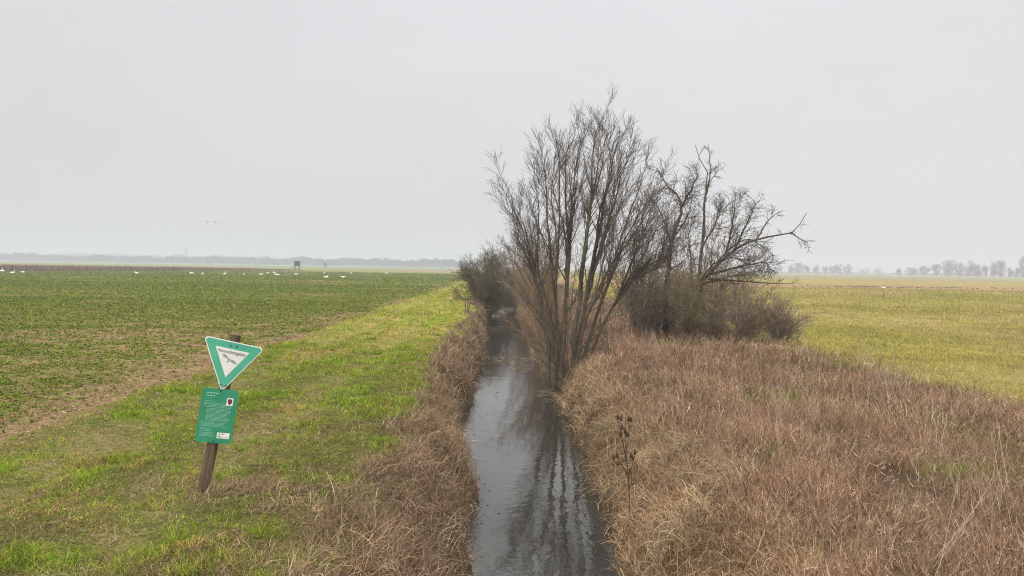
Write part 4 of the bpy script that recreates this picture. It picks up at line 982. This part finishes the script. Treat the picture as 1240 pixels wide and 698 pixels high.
SUN_EL, SUN_AZ = R(38), R(205)          # azimuth clockwise from +Y: behind the camera, to its left
w = bpy.data.worlds.new('World'); scene.world = w; w.use_nodes = True; nt = w.node_tree; L = nt.links
bg = nt.nodes['Background']; bg.inputs[1].default_value = .1
sky = nt.nodes.new('ShaderNodeTexSky'); sky.sky_type = 'NISHITA'; sky.sun_disc = False; sky.sun_elevation = SUN_EL; sky.sun_rotation = SUN_AZ
hs_ = nt.nodes.new('ShaderNodeHueSaturation'); hs_.inputs['Saturation'].default_value = .25; L.new(sky.outputs[0], hs_.inputs['Color'])
tc = nt.nodes.new('ShaderNodeTexCoord'); sp = nt.nodes.new('ShaderNodeSeparateXYZ'); L.new(tc.outputs['Generated'], sp.inputs[0])
rp = nt.nodes.new('ShaderNodeValToRGB'); L.new(sp.outputs['Z'], rp.inputs[0])
el = rp.color_ramp.elements; el[0].position = 0; el[0].color = (.250, .250, .252, 1); el[1].position = 1; el[1].color = (.98, .985, 1, 1)
e = el.new(.12); e.color = (.262, .2615, .264, 1); e = el.new(.36); e.color = (.288, .289, .296, 1); e = el.new(.62); e.color = (.98, .985, 1, 1)
nz = nt.nodes.new('ShaderNodeTexNoise'); nz.inputs['Scale'].default_value = 2.2; nz.inputs['Detail'].default_value = 4
mp = nt.nodes.new('ShaderNodeMapping'); mp.inputs['Scale'].default_value = (1, 1, 2.5); L.new(tc.outputs['Generated'], mp.inputs[0]); L.new(mp.outputs[0], nz.inputs['Vector'])
mr = nt.nodes.new('ShaderNodeMapRange'); mr.inputs[1].default_value = .3; mr.inputs[2].default_value = .7; mr.inputs[3].default_value = 25.8; mr.inputs[4].default_value = 27.6; L.new(nz.outputs['Fac'], mr.inputs[0])
mx_ = nt.nodes.new('ShaderNodeMapRange'); mx_.inputs[1].default_value = -.6; mx_.inputs[2].default_value = .5; mx_.inputs[3].default_value = .94; mx_.inputs[4].default_value = 1.0; L.new(sp.outputs['X'], mx_.inputs[0])
mm = nt.nodes.new('ShaderNodeMath'); mm.operation = 'MULTIPLY'; L.new(mr.outputs[0], mm.inputs[0]); L.new(mx_.outputs[0], mm.inputs[1])
vs_ = nt.nodes.new('ShaderNodeVectorMath'); vs_.operation = 'SCALE'; L.new(rp.outputs[0], vs_.inputs[0]); L.new(mm.outputs[0], vs_.inputs['Scale'])
mix = nt.nodes.new('ShaderNodeMix'); mix.data_type = 'RGBA'; mix.inputs['Factor'].default_value = .93
L.new(hs_.outputs[0], mix.inputs['A']); L.new(vs_.outputs[0], mix.inputs['B']); L.new(mix.outputs['Result'], bg.inputs[0])
sl = bpy.data.lights.new('sun', 'SUN'); sl.energy = 1.5; sl.angle = R(14); sl.color = (1, .95, .87)
so = bpy.data.objects.new('sun', sl); link(so)
sd = Vector((math.sin(SUN_AZ) * math.cos(SUN_EL), math.cos(SUN_AZ) * math.cos(SUN_EL), math.sin(SUN_EL)))
so.rotation_euler = sd.to_track_quat('Z', 'Y').to_euler(); so.location = sd * 300

vs = scene.view_settings; vs.view_transform = 'Standard'; vs.look = 'None'; vs.gamma = 1; vs.use_curve_mapping = False; vs.exposure = 0.08
cy = scene.cycles; cy.pixel_filter_type = 'BLACKMAN_HARRIS'; cy.filter_width = 1.1; cy.use_denoising = True; cy.denoiser = 'OPENIMAGEDENOISE'; cy.denoising_prefilter = 'NONE'; cy.denoising_input_passes = 'RGB_ALBEDO_NORMAL'; cy.max_bounces = 6; cy.diffuse_bounces = 3; cy.glossy_bounces = 3; cy.transmission_bounces = 3; cy.volume_bounces = 1; cy.transparent_max_bounces = 8
